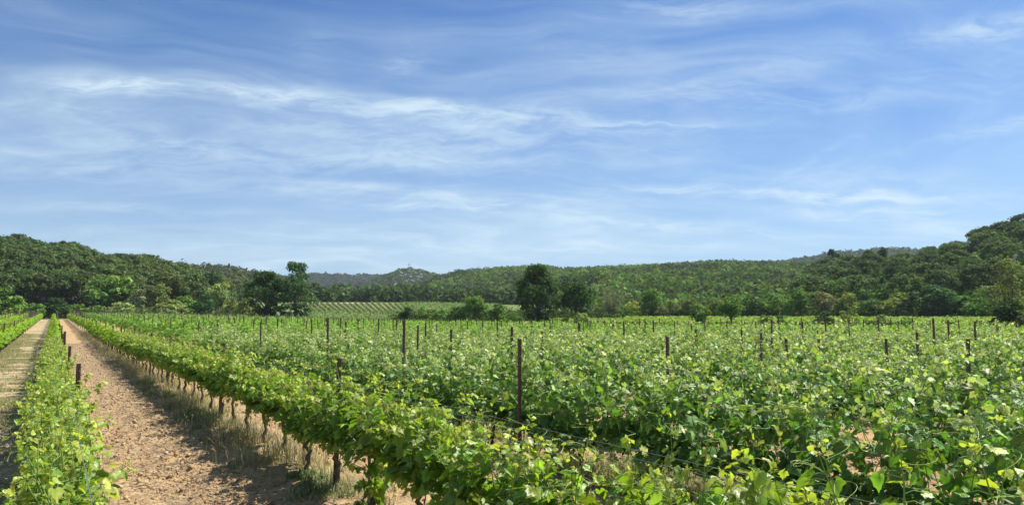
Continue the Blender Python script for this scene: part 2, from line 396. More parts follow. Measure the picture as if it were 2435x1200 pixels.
# ------------------------------------------------------------------ grapevines
def lobed_leaf(serr=True, fold=.28, seed=0):
    """five-lobed vine leaf, petiole at the origin, tip along +Y, width about 1"""
    r_ = random.Random(seed)
    key = [(-90, .10), (-72, .40), (-52, .50), (-30, .52), (-12, .45), (6, .62), (18, .50), (38, .44), (60, .56), (78, .62), (90, .72)]
    pts = []
    for a, r in key: pts.append((a, r * r_.uniform(.93, 1.07)))
    full = [(a, r) for a, r in pts] + [(180 - a, r * r_.uniform(.93, 1.07)) for a, r in reversed(pts[:-1])]
    V = [(0, .0, 0)]
    for i, (a, r) in enumerate(full):
        if serr and i % 2 == 1: r *= .93
        x = r * cos(radians(a)); y = r * sin(radians(a)) + .12
        z = fold * abs(x) ** 1.2 - .30 * (max(0, y) ** 2) - .25 * abs(x) ** 2 * 1.4 + r_.uniform(-.035, .035)
        V.append((x, y, z))
    n = len(full)
    Fc = [(0, i + 1, i + 2) for i in range(n - 1)] + [(0, n, 1)]
    return np.array(V), np.array(Fc)
LEAF_HI = [lobed_leaf(True, f, s) for s, f in enumerate((.38, .15, -.12, .55))]
def small_leaf():
    V = np.array([(0, 0, 0), (.5, .12, .1), (.36, .62, .02), (0, .80, -.14), (-.36, .62, .02), (-.5, .12, .1), (0, .35, -.03)])
    return V, np.array([(0, 1, 6), (1, 2, 6), (2, 3, 6), (3, 4, 6), (4, 5, 6), (5, 0, 6)])
LEAF_LO = small_leaf()
CARD = (np.array([(-.5, 0, .05), (.5, 0, .05), (.42, .8, -.08), (-.42, .8, -.08)]), np.array([(0, 1, 2, 3)]))

STYLE = {  # bright young rows on the left / waxy darker rows on the right
    'bright': dict(leaf=np.array([.215, .330, .032]), young=np.array([.42, .48, .09]), old=np.array([.115, .205, .024]), h=1.10, w=.12, stem=(.22, .33, .07)),
    'waxy': dict(leaf=np.array([.170, .305, .060]), young=np.array([.50, .56, .27]), old=np.array([.090, .185, .042]), h=1.24, w=.36, stem=(.22, .30, .09)),
}
def leaf_orient(P, out, r, up=.75, spread=.6):
    n = len(P)
    nor = np.array([0, 0, 1.]) * up + out * spread + rand_unit(n, r) * .62
    nor /= np.linalg.norm(nor, axis=1)[:, None]
    tip = out * .8 + rand_unit(n, r) * .7 + np.array([0, 0, -.45])
    return rotframes(tip, nor)
def make_vine(idx, style, tall=1.0, nshoot=17, suckers=False, gap=False):
    """meshes of a vine plant (row along local X): trunk, foliage, shoots"""
    st = STYLE[style]; r = np.random.default_rng(100 + idx)
    H = st['h'] * tall; W = st['w']
    tr = MB(); z0 = r.uniform(.44, .54) if style == 'bright' else r.uniform(.30, .38)
    pts = [(0, 0, -.06)]
    for k in range(1, 8):
        pts.append((r.normal() * .012 + (.03 * sin(k * .9 + idx)) * k / 7, r.normal() * .014, z0 * k / 7))
    tube(tr, pts, np.linspace(.030, .020, 8) * (1 + r.normal(size=8) * .14), 7, (.15, .115, .085))
    head = np.array(pts[-1])
    for sgn in (-1, 1):                                  # two arms along the wire
        arm = [head + np.array([sgn * .42 * q, r.normal() * .01, .04 * q + .02 * sin(q * 5)]) for q in (0, .25, .5, .75, 1)]
        tube(tr, arm, np.linspace(.02, .011, 5), 5, (.14, .105, .08))
    for _ in range(14):                                  # peeling bark strips
        zz = r.uniform(.03, z0); a = r.uniform(0, 2 * pi); c = np.array([cos(a) * .034, sin(a) * .034, 0])
        b = np.array([np.interp(zz, np.linspace(0, z0, 8), [p_[0] for p_ in pts]), 0, zz])
        tube(tr, [b + c * .9, b + c * 1.05 + (0, 0, .04), b + c * 1.25 + (0, 0, .075)], .004, 3, (.22, .17, .13))
    fo = [MB()]; sh = MB()
    def shoot(base, L, dirv, droop, n, big=1.0, tendril=True):
        m = max(5, int(L / .085)); P = [base]; d = dirv / np.linalg.norm(dirv)
        for k in range(m):
            d = d + r.normal(size=3) * .10 + np.array([0, 0, -droop * (k / m)]); d /= np.linalg.norm(d)
            P.append(P[-1] + d * L / m)
        P = np.array(P)
        tube(sh, P, np.linspace(.0048, .0018, len(P)), 4, st['stem'], cap=False)
        side = rand_unit(1, r)[0]
        for k in range(n):
            q = (k + r.uniform(0, .8)) / n; f = q * (len(P) - 1); i = min(int(f), len(P) - 2)
            b = P[i] + (P[i + 1] - P[i]) * (f - i)
            ang = k * pi + r.normal() * .9 + side[0] * 3
            o = np.array([cos(ang), sin(ang), r.uniform(-.15, .35)]); o /= np.linalg.norm(o)
            s = ((.125 if style == 'bright' else .120) * (1 - .62 * q ** 1.6)) * r.uniform(.55, 1.28) * big
            pt = .045 + .5 * s
            if s > .04: tube(sh, [b, b + o * pt * .5 + (0, 0, .01), b + o * pt], .0017, 3, st['stem'], cap=False)
            R = leaf_orient(np.zeros((1, 3)), o[None], r)
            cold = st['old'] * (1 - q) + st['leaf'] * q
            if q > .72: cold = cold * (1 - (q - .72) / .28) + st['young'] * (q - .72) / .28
            cold = cold * r.uniform(.8, 1.25) * np.array([r.uniform(.85, 1.2), 1, r.uniform(.8, 1.15)])
            tv, tf = LEAF_HI[r.integers(4)]
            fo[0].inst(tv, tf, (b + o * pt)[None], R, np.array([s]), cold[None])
        # crumpled unfolding leaves of the tip
        for _ in range(5 if style == 'bright' else 9):
            R = leaf_orient(np.zeros((1, 3)), rand_unit(1, r), r, .3, .5)
            fo[0].inst(*LEAF_LO, (P[-1] + r.normal(size=3) * (.014 if style == 'bright' else .024))[None], R, np.array([r.uniform(.018, .038) * (1 if style == 'bright' else 1.25)]), (st['young'] * r.uniform(.8, 1.15))[None])
        if tendril:
            for _ in range(2):
                i = r.integers(len(P) // 2, len(P)); b = P[i]; a0 = r.uniform(0, 2 * pi); T = [b]
                dd = np.array([cos(a0), sin(a0), .8]); 
                for k in range(9):
                    a0 += .28 + .07 * k; dd = dd * .8 + np.array([cos(a0), sin(a0), .35 * cos(a0 * 1.3)]) * .5
                    T.append(T[-1] + dd / np.linalg.norm(dd) * .022)
                tube(sh, T, np.linspace(.002, .001, len(T)), 3, np.array(st['stem']) * 1.25, cap=False)
    for k in range(nshoot):
        x = (k + .5) / nshoot * 1.06 - .53 + r.normal() * .04
        if gap and x > .1: continue
        base = np.array([x, r.normal() * .03, z0 + .03])
        tgt = H + r.normal() * .07
        lean = r.normal() * W * .9; L = math.hypot(tgt - z0, lean) * r.uniform(.9, 1.12)
        shoot(base, L, np.array([r.normal() * .18, lean, tgt - z0]), .16, int(13 + L * 9), tendril=r.random() < .8)
    for k in range(16 if style == 'bright' else 24):                                  # short laterals that fill the skirt of the canopy
        sd_ = 1 if k % 2 else -1
        base = np.array([r.uniform(-.5, .5), sd_ * .05, z0 + r.uniform(.0, .22)])
        if style == 'waxy': shoot(base, r.uniform(.28, .50), np.array([r.normal() * .5, sd_ * 1.0, .05]), .95, 11, 1.0, tendril=False)
        else: shoot(base, r.uniform(.14, .26), np.array([r.normal() * .6, sd_ * .5, .15]), .95, 8, .95, tendril=False)
    for k in range(4 if style == 'bright' else 2):                                   # long free shoot tips above the canopy
        base = np.array([r.uniform(-.45, .45), r.normal() * .08, H - .25])
        shoot(base, r.uniform(.34, .62), np.array([r.normal() * .25, r.normal() * (.12 if style == 'bright' else .3), 1.0]), .05, 7, .62, True)
    if suckers:
        for k in range(9):
            base = np.array([r.normal() * .02, r.normal() * .02, r.uniform(.05, .4)])
            a = r.uniform(0, 2 * pi); shoot(base, r.uniform(.2, .34), np.array([cos(a), sin(a), .5]), .3, 9, .9, False)
    lm = M_leaf if style == 'bright' else M_leafd
    return (tr.mesh('trunk', M_bark, True), fo[0].mesh('foliage', lm), sh.mesh('shoot', M_stem, True))
VB = [make_vine(i, 'bright', t) for i, t in enumerate((1.0, .96, 1.05, 1.0, .92, 1.02))]
VBg = make_vine(40, 'bright', 1.0, gap=True)
VBs = make_vine(41, 'bright', .9, suckers=True)
VW = [make_vine(20 + i, 'waxy', t) for i, t in enumerate((1.0, 1.05, .95, 1.02, .9, 1.0, 1.08))]

ORD = ['first', 'second', 'third', 'fourth', 'fifth', 'sixth', 'seventh', 'eighth', 'ninth', 'tenth', 'eleventh', 'twelfth', 'thirteenth', 'fourteenth', 'fifteenth', 'sixteenth', 'seventeenth', 'eighteenth', 'nineteenth', 'twentieth'] + ['twenty-' + w_ for w_ in ('first', 'second', 'third', 'fourth', 'fifth', 'sixth', 'seventh', 'eighth', 'ninth')] + ['thirtieth'] + ['thirty-' + w_ for w_ in ('first', 'second', 'third', 'fourth', 'fifth', 'sixth', 'seventh', 'eighth', 'ninth')] + ['fortieth'] + ['forty-' + w_ for w_ in ('first', 'second', 'third', 'fourth', 'fifth')]
ROWANG = math.atan2(DV[1], DV[0])
LEFT_ROWS = [-2.15 - 2.33 * k for k in range(0, 16)]
RIGHT_ROWS = [5.35 + 2.33 * k for k in range(0, 62)]
ROWS = [(.09, 'bright', 'A'), (2.55, 'bright', 'B')] + [(p, 'bright', 'Z') for p in LEFT_ROWS] + [(p, 'waxy', 'R') for p in RIGHT_ROWS]
cands = []
for p, st_, blk in ROWS:
    s = -2.0 + (p * 1.37) % 1.05
    if blk == 'A': s = 2.5
    while s < 215:
        x, y = row_pt(p, s); r_ = math.hypot(x, y); az = math.atan2(x, y)
        vis = y > .5 and abs(x / y) < .70 + 1.1 / max(y, .5)
        if blk == 'R' and r_ > 9 and fbm(np.array([x * .5]), np.array([y * .5]), 2, 71)[0] + random.gauss(0, .08) > .77: s += 1.05; continue
        if vis and r_ < np.interp(az, fa, fr_) and r_ > 1.1:
            # is it inside the picture?
            inside = abs(x / y) < .665 + .7 / y and y > 2.1
            cands.append((r_, p, s, st_, blk, x, y, inside))
        s += 1.05
cands.sort(key=lambda c: c[0])
VL = {'A': ('bright leafy grapevine in the narrow row that starts at the lower left, beside the tilled path', 'grapevines of the lower left row'),
      'B': ('bright green grapevine in the long diagonal row between the tilled path and the darker vineyard block', 'grapevines of the long diagonal row'),
      'Z': ('bright green grapevine in the left rows beyond the grassy lane', 'grapevines beyond the grassy lane'),
      'R': ('dark waxy grapevine with pale shoot tips, among the near vines of the broad block right of the diagonal row', 'near grapevines of the broad block')}
rcount = {}; vcount = {'A': 0, 'B': 0}; n_ind = 0; rest = []; used_first = set()
for (r_, p, s, st_, blk, x, y, inside) in cands:
    if n_ind >= 296 or not inside or r_ > 45:
        rest.append((r_, p, s, st_, blk, x, y)); continue
    if blk == 'R' and random.random() < .035 and r_ > 7: continue      # missing vines
    n_ind += 1
    k = random.randrange(100)
    var = (VB[k % 6] if st_ == 'bright' else VW[k % 7])
    if blk == 'B' and 6.2 < s < 7.3: var = VBs
    root = bpy.data.objects.new('grapevine', None); COL.objects.link(root); root.empty_display_size = .2
    root.location = (x, y, ground_z(x, y) + float(near_relief(np.array([x]), np.array([y]))[0]) * .5)
    root.rotation_euler = (0, 0, ROWANG + (pi if k % 2 else 0) + random.gauss(0, .04))
    sc = random.uniform(.92, 1.06) if blk in 'AB' else random.uniform(.86, 1.12); root.scale = (1.02, random.uniform(.9, 1.1) * (.95 if blk == 'A' else 1), sc * {'A': .88, 'B': .99}.get(blk, 1))
    lab, grp = VL[blk]
    if blk in 'AB':
        vcount[blk] += 1
        lab = '%s visible grapevine from the near end of the %s' % (ORD[vcount[blk] - 1], 'lower left bright row' if blk == 'A' else 'long diagonal row')
    elif blk == 'R':
        rw = ORD[RIGHT_ROWS.index(p)]
        rcount[rw] = rcount.get(rw, 0) + 1; lab = '%s grapevine from the right frame edge in the %s waxy row' % (ORD[rcount[rw] - 1], rw)
        grp = 'near grapevines of the %s waxy row' % rw
    else:
        vcount['Z'] = vcount.get('Z', 0) + 1; lab = '%s nearest bright grapevine left of the grassy lane' % ORD[vcount['Z'] - 1]
    tag(root, lab, 'grapevine', grp)
    if blk == 'B' and var is VBs:
        tag(root, 'diagonal-row grapevine with a low tuft of leaves round its trunk', 'grapevine')
    for nm, me in zip(('trunk', 'foliage', 'shoots'), var): link(nm if nm != 'shoots' else 'shoot', me, root)

# the thousands of vines behind those: one uncountable mass
def vine_mass(name, items, label, mat):
    mb = MB(); r = np.random.default_rng(5)
    for lo, hi, cnt, size, tpl in ((0, 24, 210, .120, LEAF_LO), (24, 42, 150, .13, LEAF_LO), (42, 75, 90, .16, CARD), (75, 400, 50, .20, CARD)):
        it = [c for c in items if lo <= c[0] < hi]
        if not it: continue
        n = len(it); A = np.array([(c[5], c[6]) for c in it]); br = np.array([c[3] == 'bright' for c in it])
        z = terrain(A[:, 0], A[:, 1])[0]
        H = np.where(br, 1.03, 1.24) * (1 + r.normal(size=n) * .07 + .22 * (fbm(A[:, 0] * .35, A[:, 1] * .35, 2, 41) - .5)); W = np.where(br, .24, .42) * (1 + r.normal(size=n) * .12)
        lx = r.uniform(-.56, .56, (n, cnt)); q = r.beta(1.6, 1.15, (n, cnt))
        keep = 1.0
        zz = .52 + (H[:, None] - .5) * q + np.where(r.random((n, cnt)) < .07, r.uniform(.05, .3, (n, cnt)), 0)
        sd_ = r.choice([-1, 1], (n, cnt)); ww = W[:, None] * (1.05 - .55 * q ** 2)
        ly = sd_ * ww * np.sqrt(r.uniform(.15, 1, (n, cnt)))
        ly += (fbm(lx * 3 + A[:, :1] * 3, q * 2 + A[:, 1:] * 2, 2, 3) - .5) * .25
        X = A[:, :1] + DV[0] * lx + NV[0] * ly; Y = A[:, 1:] + DV[1] * lx + NV[1] * ly
        P = np.stack([X, Y, z[:, None] + zz], -1).reshape(-1, 3)
        out = np.stack([NV[0] * sd_, NV[1] * sd_, np.zeros_like(X)], -1).reshape(-1, 3)
        R = leaf_orient(P, out, r, .85, .5)
        qf = q.reshape(-1, 1); b3 = np.repeat(br, cnt)[:, None]
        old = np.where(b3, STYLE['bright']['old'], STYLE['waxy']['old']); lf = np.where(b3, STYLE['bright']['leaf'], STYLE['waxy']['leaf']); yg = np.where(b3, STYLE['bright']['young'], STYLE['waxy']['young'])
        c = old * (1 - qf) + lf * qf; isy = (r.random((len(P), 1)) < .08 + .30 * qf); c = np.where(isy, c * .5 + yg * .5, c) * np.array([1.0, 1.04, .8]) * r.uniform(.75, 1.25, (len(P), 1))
        sc = size * r.uniform(.7, 1.25, len(P)) * np.where(isy[:, 0], .62, 1.0)
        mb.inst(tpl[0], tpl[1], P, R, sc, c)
        if lo < 50:
            for j in range(n):
                tube(mb, [(A[j, 0], A[j, 1], z[j] - .05), (A[j, 0] + r.normal() * .02, A[j, 1], z[j] + .6)], (.03, .022), 5, (.07, .05, .035), cap=False)
    o = mb.obj(name, mat); tag(o, label, 'vineyard', kind='stuff')
vine_mass('vineyard_rows', rest, 'mass of vine rows receding to the trees behind the nearest vines', M_vfar)

# ------------------------------------------------------------------ posts
def post_mesh(h, wide=.045, seed=0):
    """rolled-steel vineyard post: a ribbed C section with wire hooks"""
    mb = MB(); w = wide; t = .004; d = .032
    prof = [(-w / 2, -d / 2), (-w / 2, d / 2), (-w / 2 + .012, d / 2), (-w / 2 + .012, d / 2 - t), (-w / 2 + t, d / 2 - t), (-w / 2 + t, -d / 2 + t), (-.006, -d / 2 + t), (0, -d / 2 + t + .006), (.006, -d / 2 + t), (w / 2 - t, -d / 2 + t), (w / 2 - t, d / 2 - t), (w / 2 - .012, d / 2 - t), (w / 2 - .012, d / 2), (w / 2, d / 2), (w / 2, -d / 2), (.007, -d / 2), (0, -d / 2 + .005), (-.007, -d / 2)]
    n = len(prof); V = [(x, y, -.2) for x, y in prof] + [(x, y, h) for x, y in prof]
    mb.add(V, [(i, (i + 1) % n, (i + 1) % n + n, i + n) for i in range(n)], (.14, .085, .068))
    z = h - .05
    while z > .5:
        for sx in (-1, 1):
            x = sx * (w / 2 + .001)
            tube(mb, [(x, 0, z), (x + sx * .008, 0, z + .004), (x + sx * .010, 0, z + .016)], .0022, 4, (.12, .08, .06))
        z -= .10
    b = MB(); tube(b, [(0, -.001, 0), (0, -.008, 0)], .0075, 8, (.60, .57, .52))
    return mb.mesh('post', M_rust), b.mesh('bolt', M_rust)
PM = [post_mesh(1.5, .040, 1), post_mesh(1.36, .048, 2)]
def wood_stake(): 
    mb = MB(); tube(mb, [(0, 0, -.2), (.004, 0, .5), (-.004, .004, 1.0), (.002, 0, 1.2)], .02, 7, (.30, .24, .18)); return mb.mesh('stake', M_bark)
posts = []
def pdist(u, D): a = (u - 1217.5) / F; return a * D, D
# the posts that stand out: (u, v of top, row offset, label)
lead = [(188, 868, .28, .05, 1.37, 'widest rust-brown steel post, nearest one in the lower left vine row'),
        (166, 822, .28, .05, 1.37, 'second rust-brown steel post along the lower left vine row, just behind the widest one'),
        (150, 796, .28, .05, 1.37, 'third steel post along the lower left vine row, behind the second one'),
        (803, 852, 2.55, .05, 1.36, 'nearest steel post of the long diagonal row, with two pale bolts'),
        (528, 815, 2.55, .05, 1.36, 'second steel post up the long diagonal row, left of the bolted post'),
        (404, 797, 2.55, .05, 1.36, 'third steel post up the long diagonal row, trunks showing beside it'),
        (1235, 803, 5.02, .045, 1.5, 'tall dark steel post before the first waxy row, its foot visible on bare soil'),
        (1586, 800, 7.68, .045, 1.5, 'dark steel post standing alone right of the field centre, in the second waxy row'),
        (1868, 805, 10.01, .045, 1.5, 'dark steel post with bare soil at its foot, between two others in the right half'),
        (2293, 805, 10.01, .045, 1.55, 'slightly leaning tall steel post nearest the right edge of the photo'),
        (2110, 805, 12.34, .045, 1.5, 'dark steel post left of the leaning one near the right edge'),
        (1289, 787, 10.01, .045, 1.5, 'steel post just right of and behind the tall post with the visible foot'),
        (821, 765, 7.68, .045, 1.6, 'tallest looking steel post left of centre, above the nearest diagonal-row post'),
        (622, 765, 5.35, .045, 1.6, 'tall steel post in the left of the broad block, below the dark tree pair'),
        (993, 773, 7.68, .045, 1.6, 'steel post just left of centre, in line with the dark round hedge-end shrub'),
        (1073, 783, 7.68, .045, 1.6, 'steel post left of centre, lower and nearer than the one by the hedge'),
        (1654, 783, 10.01, .045, 1.6, 'steel post in line with the round dark green tree on the bank'),
        (1806, 783, 12.34, .045, 1.6, 'steel post in line with the fresh green bank shrub'),
        (1945, 785, 12.34, .045, 1.6, 'steel post below the bluish bank shrub, right of the field centre'),
        (2180, 790, 14.67, .045, 1.6, 'steel post in line with the wide dark oak of the right wood edge')]
def add_post(x, y, hgt, label, grp=None, lean=0, bolts=False):
    pm = PM[0] if hgt > 1.43 else PM[1]; base = 1.5 if hgt > 1.43 else 1.36
    root = link('vineyard_post', pm[0]); root.location = (x, y, ground_z(x, y)); root.scale = (1, 1, hgt / base)
    root.rotation_euler = (random.gauss(0, .008), random.gauss(0, .01) + lean, ROWANG - pi / 2 + random.gauss(0, .15))
    tag(root, label, 'post', grp)
    if bolts:
        for zz in (.09, .22):
            o = link('bolt', pm[1], root); o.location = (.011, -.016, base - zz)
    return root
phase = {}
for (u, v, p, w, hgt, lab) in lead:
    a0 = px_tan(u, v)[0]; s = p / math.tan(a0 - VPA) if abs(a0 - VPA) > 1e-4 else 10
    # intersection of the sight line with the row
    den = sin(a0) * NV[0] + cos(a0) * NV[1]; r0 = p / den; x, y = r0 * sin(a0), r0 * cos(a0)
    dz = CAM_Z + r0 * px_tan(u, v)[1]
    hh = max(1.25, min(1.68, dz - ground_z(x, y)))
    add_post(x, y, hh, lab, lean=(.035 if u == 2293 else 0), bolts=True)
    s = x * DV[0] + y * DV[1]; phase.setdefault(round(p if p != 5.02 else 5.35, 2), []).append(s)
allp = []
for p, st_, blk in ROWS:
    key = round(p if blk != 'A' else .28, 2); pp = p if blk != 'A' else .28
    anchor = phase.get(key, [None])
    ph = anchor[0] if anchor[0] is not None else (p * 2.9) % 6
    for k in range(-10, 52):
        s = ph + k * (5.9 if blk != 'R' else 4.5) + random.gauss(0, .12)
        if any(a is not None and abs(a - s) < (3.6 if blk != 'R' else 2.6) for a in anchor): continue
        x, y = row_pt(pp, s); r_ = math.hypot(x, y); az = math.atan2(x, y)
        if y < 3 or abs(x / y) > .665 or r_ > np.interp(az, fa, fr_) - .5: continue
        if blk == 'R' and r_ < 12.5 or blk in 'AB' and r_ < 14: continue
        allp.append((r_, x, y, blk, s))
allp.sort()
MARKS = [(320, 'low shrubs'), (590, 'shrubby wood edge'), (760, 'two dark left trees'), (930, 'sloping striped vineyard'), (1110, 'low hedge'), (1215, 'small green tree'), (1345, 'big dark oak'), (1500, 'dark lower tree'), (1620, 'vivid green tree'), (1790, 'round shrubs on the bank'), (2010, 'brownish trees'), (2180, 'pale shrubs on the bank'), (2340, 'wide dark right oak'), (9999, 'tall brownish right tree')]
cnt = {'A': 3, 'B': 3, 'Z': 0}
for (r_, x, y, blk, s) in allp[:284]:
    hgt = (1.36 if blk in 'ABZ' else 1.66) * random.uniform(.95, 1.07)
    u = 1217.5 + x / y * F
    if blk in 'AB':
        lab = ORD[cnt[blk]] + ' steel post back along the ' + ('lower left' if blk == 'A' else 'long diagonal') + ' vine row'; cnt[blk] += 1; grp = None
    elif blk == 'Z':
        lab = ORD[cnt[blk]] + ' nearest rusty post left of the grassy lane'; cnt[blk] += 1; grp = None
    else:
        lm = [m[1] for m in MARKS if u < m[0]][0]
        bd = 'near' if r_ < 22 else 'middle-distance' if r_ < 36 else 'distant' if r_ < 50 else 'far distant'
        lab = '%s thin steel post in line with the %s' % (bd, lm)
        grp = '%s posts below the %s' % (bd, lm)
    add_post(x, y, hgt, lab, grp)
mb = MB(); pv = np.array([(a, b, c) for a, b in ((-.5, -.5), (.5, -.5), (.5, .5), (-.5, .5)) for c in (0, 1)], float)
pf = np.array([(0, 2, 3, 1), (2, 4, 5, 3), (4, 6, 7, 5), (6, 0, 1, 7), (1, 3, 5, 7)])
if len(allp) > 284:
    A = np.array([(a[1], a[2]) for a in allp[284:]]); z = terrain(A[:, 0], A[:, 1])[0]
    n = len(A); mb.inst(pv, pf, np.column_stack([A, z - .1]), np.repeat(np.eye(3)[None], n, 0), np.column_stack([np.full(n, .055), np.full(n, .055), 1.75 * rng.uniform(.95, 1.07, n)]), np.tile((.085, .06, .045), (n, 1)))
    tag(mb.obj('distant_vineyard_posts', M_rust), 'hundreds of tiny posts over the farthest vine rows', 'posts', kind='stuff')

# wooden stakes that hold single young trunks in the diagonal row
WS = wood_stake()
for s, lab in ((7.0, 'thin wooden stake beside the trunk under the near end of the diagonal row'), (9.2, 'thin wooden stake under the diagonal row, behind the nearest stake')):
    x, y = row_pt(2.6, s); o = link('wooden_stake', WS); o.location = (x, y, ground_z(x, y)); o.scale = (.8, .8, .62); tag(o, lab, 'stake')

# wires: each strung along one row, held by the posts
def wire(p, zz, s0, s1, label, off=0.0, rad=.0016, sag=.02):
    mb = MB(); pts = []
    for s in np.arange(s0, s1, 1.5):
        x, y = row_pt(p + off, s); pts.append((x, y, ground_z(x, y) + zz - sag * abs(sin(s * pi / 5.9))))
    tube(mb, pts, rad, 5, (.30, .31, .32)); o = mb.obj('trellis_wire', M_wire, smooth=True); tag(o, label, 'wire')
wire(2.55, 1.16, .6, 60, 'upper of the two steel wires crossing the gap at the lower right', -.03, .0013)
wire(2.55, 1.10, .6, 60, 'lower of the two steel wires crossing the gap at the lower right', .03, .0013)
wire(2.55, .58, .6, 50, 'low fruiting wire of the diagonal row, tied along the vine trunks')
wire(.16, 1.08, 1.5, 50, 'thin wire running lengthwise through the top of the lower left vine row')
for k, nm in enumerate(ORD[:9]):
    wire(RIGHT_ROWS[k], 1.28, -1 - k * 2, 60, 'thin top wire of the %s waxy row right of the diagonal row' % nm, 0, .0014)
wire(RIGHT_ROWS[0], .60, -1, 40, 'low fruiting wire of the first waxy row right of the diagonal row')

# ------------------------------------------------------------------ trees
def crown_mesh(kind, seed, n=1600, card=.04):
    """unit tree: height 1, width 1, base at the origin -> (trunk mesh, crown mesh)"""
    r = np.random.default_rng(seed); mb = MB(); lobes = []
    if kind == 'oak':
        for _ in range(26):
            d = rand_unit(1, r)[0]; q = r.uniform(.35, .95)
            lobes.append((np.array([d[0] * .36 * q, d[1] * .36 * q, .53 + d[2] * .36 * q]), r.uniform(.11, .17)))
    elif kind == 'umbrella':
        for _ in range(30):
            a = r.uniform(0, 2 * pi); q = math.sqrt(r.uniform(0, 1)); z = .62 + .27 * (1 - q ** 2.2)
            lobes.append((np.array([cos(a) * .42 * q, sin(a) * .42 * q, z - .03 * r.random()]), r.uniform(.075, .12)))
        for _ in range(10):
            a = r.uniform(0, 2 * pi); lobes.append((np.array([cos(a) * .3, sin(a) * .3, r.uniform(.42, .58)]), .09))
    elif kind == 'loose':
        for k in range(30):
            z = r.uniform(.16, .93); w = .36 * (sin(min(1, z * 1.1) * pi * .86) ** .7) ; a = r.uniform(0, 2 * pi); q = r.uniform(.3, 1)
            lobes.append((np.array([cos(a) * w * q, sin(a) * w * q, z]), r.uniform(.06, .12)))
    elif kind == 'tall':
        for k in range(34):
            z = r.uniform(.06, .95); w = .36 * (1 - .5 * max(0, z - .55) / .45) * (1 if z > .1 else .7)
            if z > .80: w *= .8
            a = r.uniform(0, 2 * pi); q = r.uniform(.2, 1)
            lobes.append((np.array([cos(a) * w * q, sin(a) * w * q, z]), r.uniform(.08, .13)))
    elif kind == 'full':
        for _ in range(64):
            d = rand_unit(1, r)[0]; q = r.uniform(.75, 1.0)
            lobes.append((np.array([d[0] * .37 * q, d[1] * .37 * q, .50 + d[2] * .41 * q]) * np.array([1 - .35 * max(0, d[2]), 1 - .35 * max(0, d[2]), 1]), r.uniform(.07, .125)))
    elif kind == 'dome':
        for _ in range(28):
            d = rand_unit(1, r)[0]; d[2] = abs(d[2]) * 1.0; q = r.uniform(.6, 1)
            lobes.append((np.array([d[0] * .38 * q, d[1] * .38 * q, .12 + d[2] * .66 * q]), r.uniform(.10, .17)))
    elif kind == 'pine':
        for k in range(30):
            z = r.uniform(.15, .95); w = .42 * (1 - ((z - .12) / .9)) ** .75; a = r.uniform(0, 2 * pi); q = r.uniform(.4, 1)
            lobes.append((np.array([cos(a) * w * q, sin(a) * w * q, z]), r.uniform(.06, .11)))
    per = n // len(lobes)
    for c, rad in lobes:
        m = int(per * r.uniform(.75, 1.25)); d = rand_unit(m, r); d[:, 2] = np.where(r.random(m) < .7, np.abs(d[:, 2]), d[:, 2])
        P = c + d * rad * r.uniform(.55, 1.08, (m, 1)) * np.array([1.1, 1.1, .85])
        nor = d * 1.0 + rand_unit(m, r) * .42 + np.array([0, 0, .35]); nor /= np.linalg.norm(nor, axis=1)[:, None]
        R = rotframes(rand_unit(m, r), nor)
        g = r.uniform(.78, 1.22); hue = np.array([r.uniform(.9, 1.12), 1, r.uniform(.85, 1.1)])
        col = g * hue * r.uniform(.7, 1.3, (m, 1))
        tf = CARD[0] * np.array([1, 1, 1.5])
        mb.inst(tf, CARD[1], P, R, card * r.uniform(.6, 1.4, m), col)
    tr = MB(); base = .5 if kind in ('umbrella',) else .38
    pts = [(0, 0, -.04), (.008, .004, base * .4), (-.008, .006, base * .8), (.004, 0, base * 1.3)]
    tube(tr, pts, [.032, .026, .021, .012], 7, (.12, .10, .085))
    for c, rad in lobes[::4]:
        z = base * r.uniform(.45, .9); tube(tr, [(0, 0, z), (c[0] * .5, c[1] * .5, (z + c[2]) / 2 + .02), tuple(c)], [.014, .009, .003], 5, (.12, .10, .085), cap=False)
    return tr.mesh('trunk', M_bark, True), mb.mesh('crown', M_tree)
def bare_mesh(seed):
    r = np.random.default_rng(seed); tr = MB(); fo = MB()
    for k in range(16):
        a = r.uniform(0, 2 * pi); sp = r.uniform(.1, .45); p0 = np.array([0, 0, 0.]); P = [p0]
        d = np.array([cos(a) * sp, sin(a) * sp, r.uniform(.55, 1)])
        for q in range(6): d = d + r.normal(size=3) * .08; P.append(P[-1] + d / 6)
        tube(tr, P, np.linspace(.014, .002, 7), 5, (.26, .22, .18), cap=False)
        for q in range(2, 7):
            for _ in range(5):
                e = P[q] + rand_unit(1, r)[0] * .09 + (0, 0, .04); tube(tr, [P[q], (P[q] + e) / 2 + r.normal(size=3) * .01, e], [.004, .003, .001], 3, (.26, .22, .18), cap=False)
                R = leaf_orient(np.zeros((5, 3)), rand_unit(5, r), r); fo.inst(*CARD, e + r.normal(size=(5, 3)) * .03, R, np.full(5, .026), np.ones((5, 3)) * r.uniform(.8, 1.2))
    return tr.mesh('branches', M_bark), fo.mesh('crown', M_tree)
TREES = {k: [crown_mesh(k, 50 + i * 7 + len(k), n, cd) for i in range(m)] for k, m, n, cd in
         (('oak', 4, 2200, .042), ('umbrella', 5, 2400, .036), ('loose', 3, 1500, .034), ('tall', 3, 2600, .036), ('dome', 5, 1900, .048), ('pine', 3, 1500, .040))}
TREES['bare'] = [bare_mesh(3)]
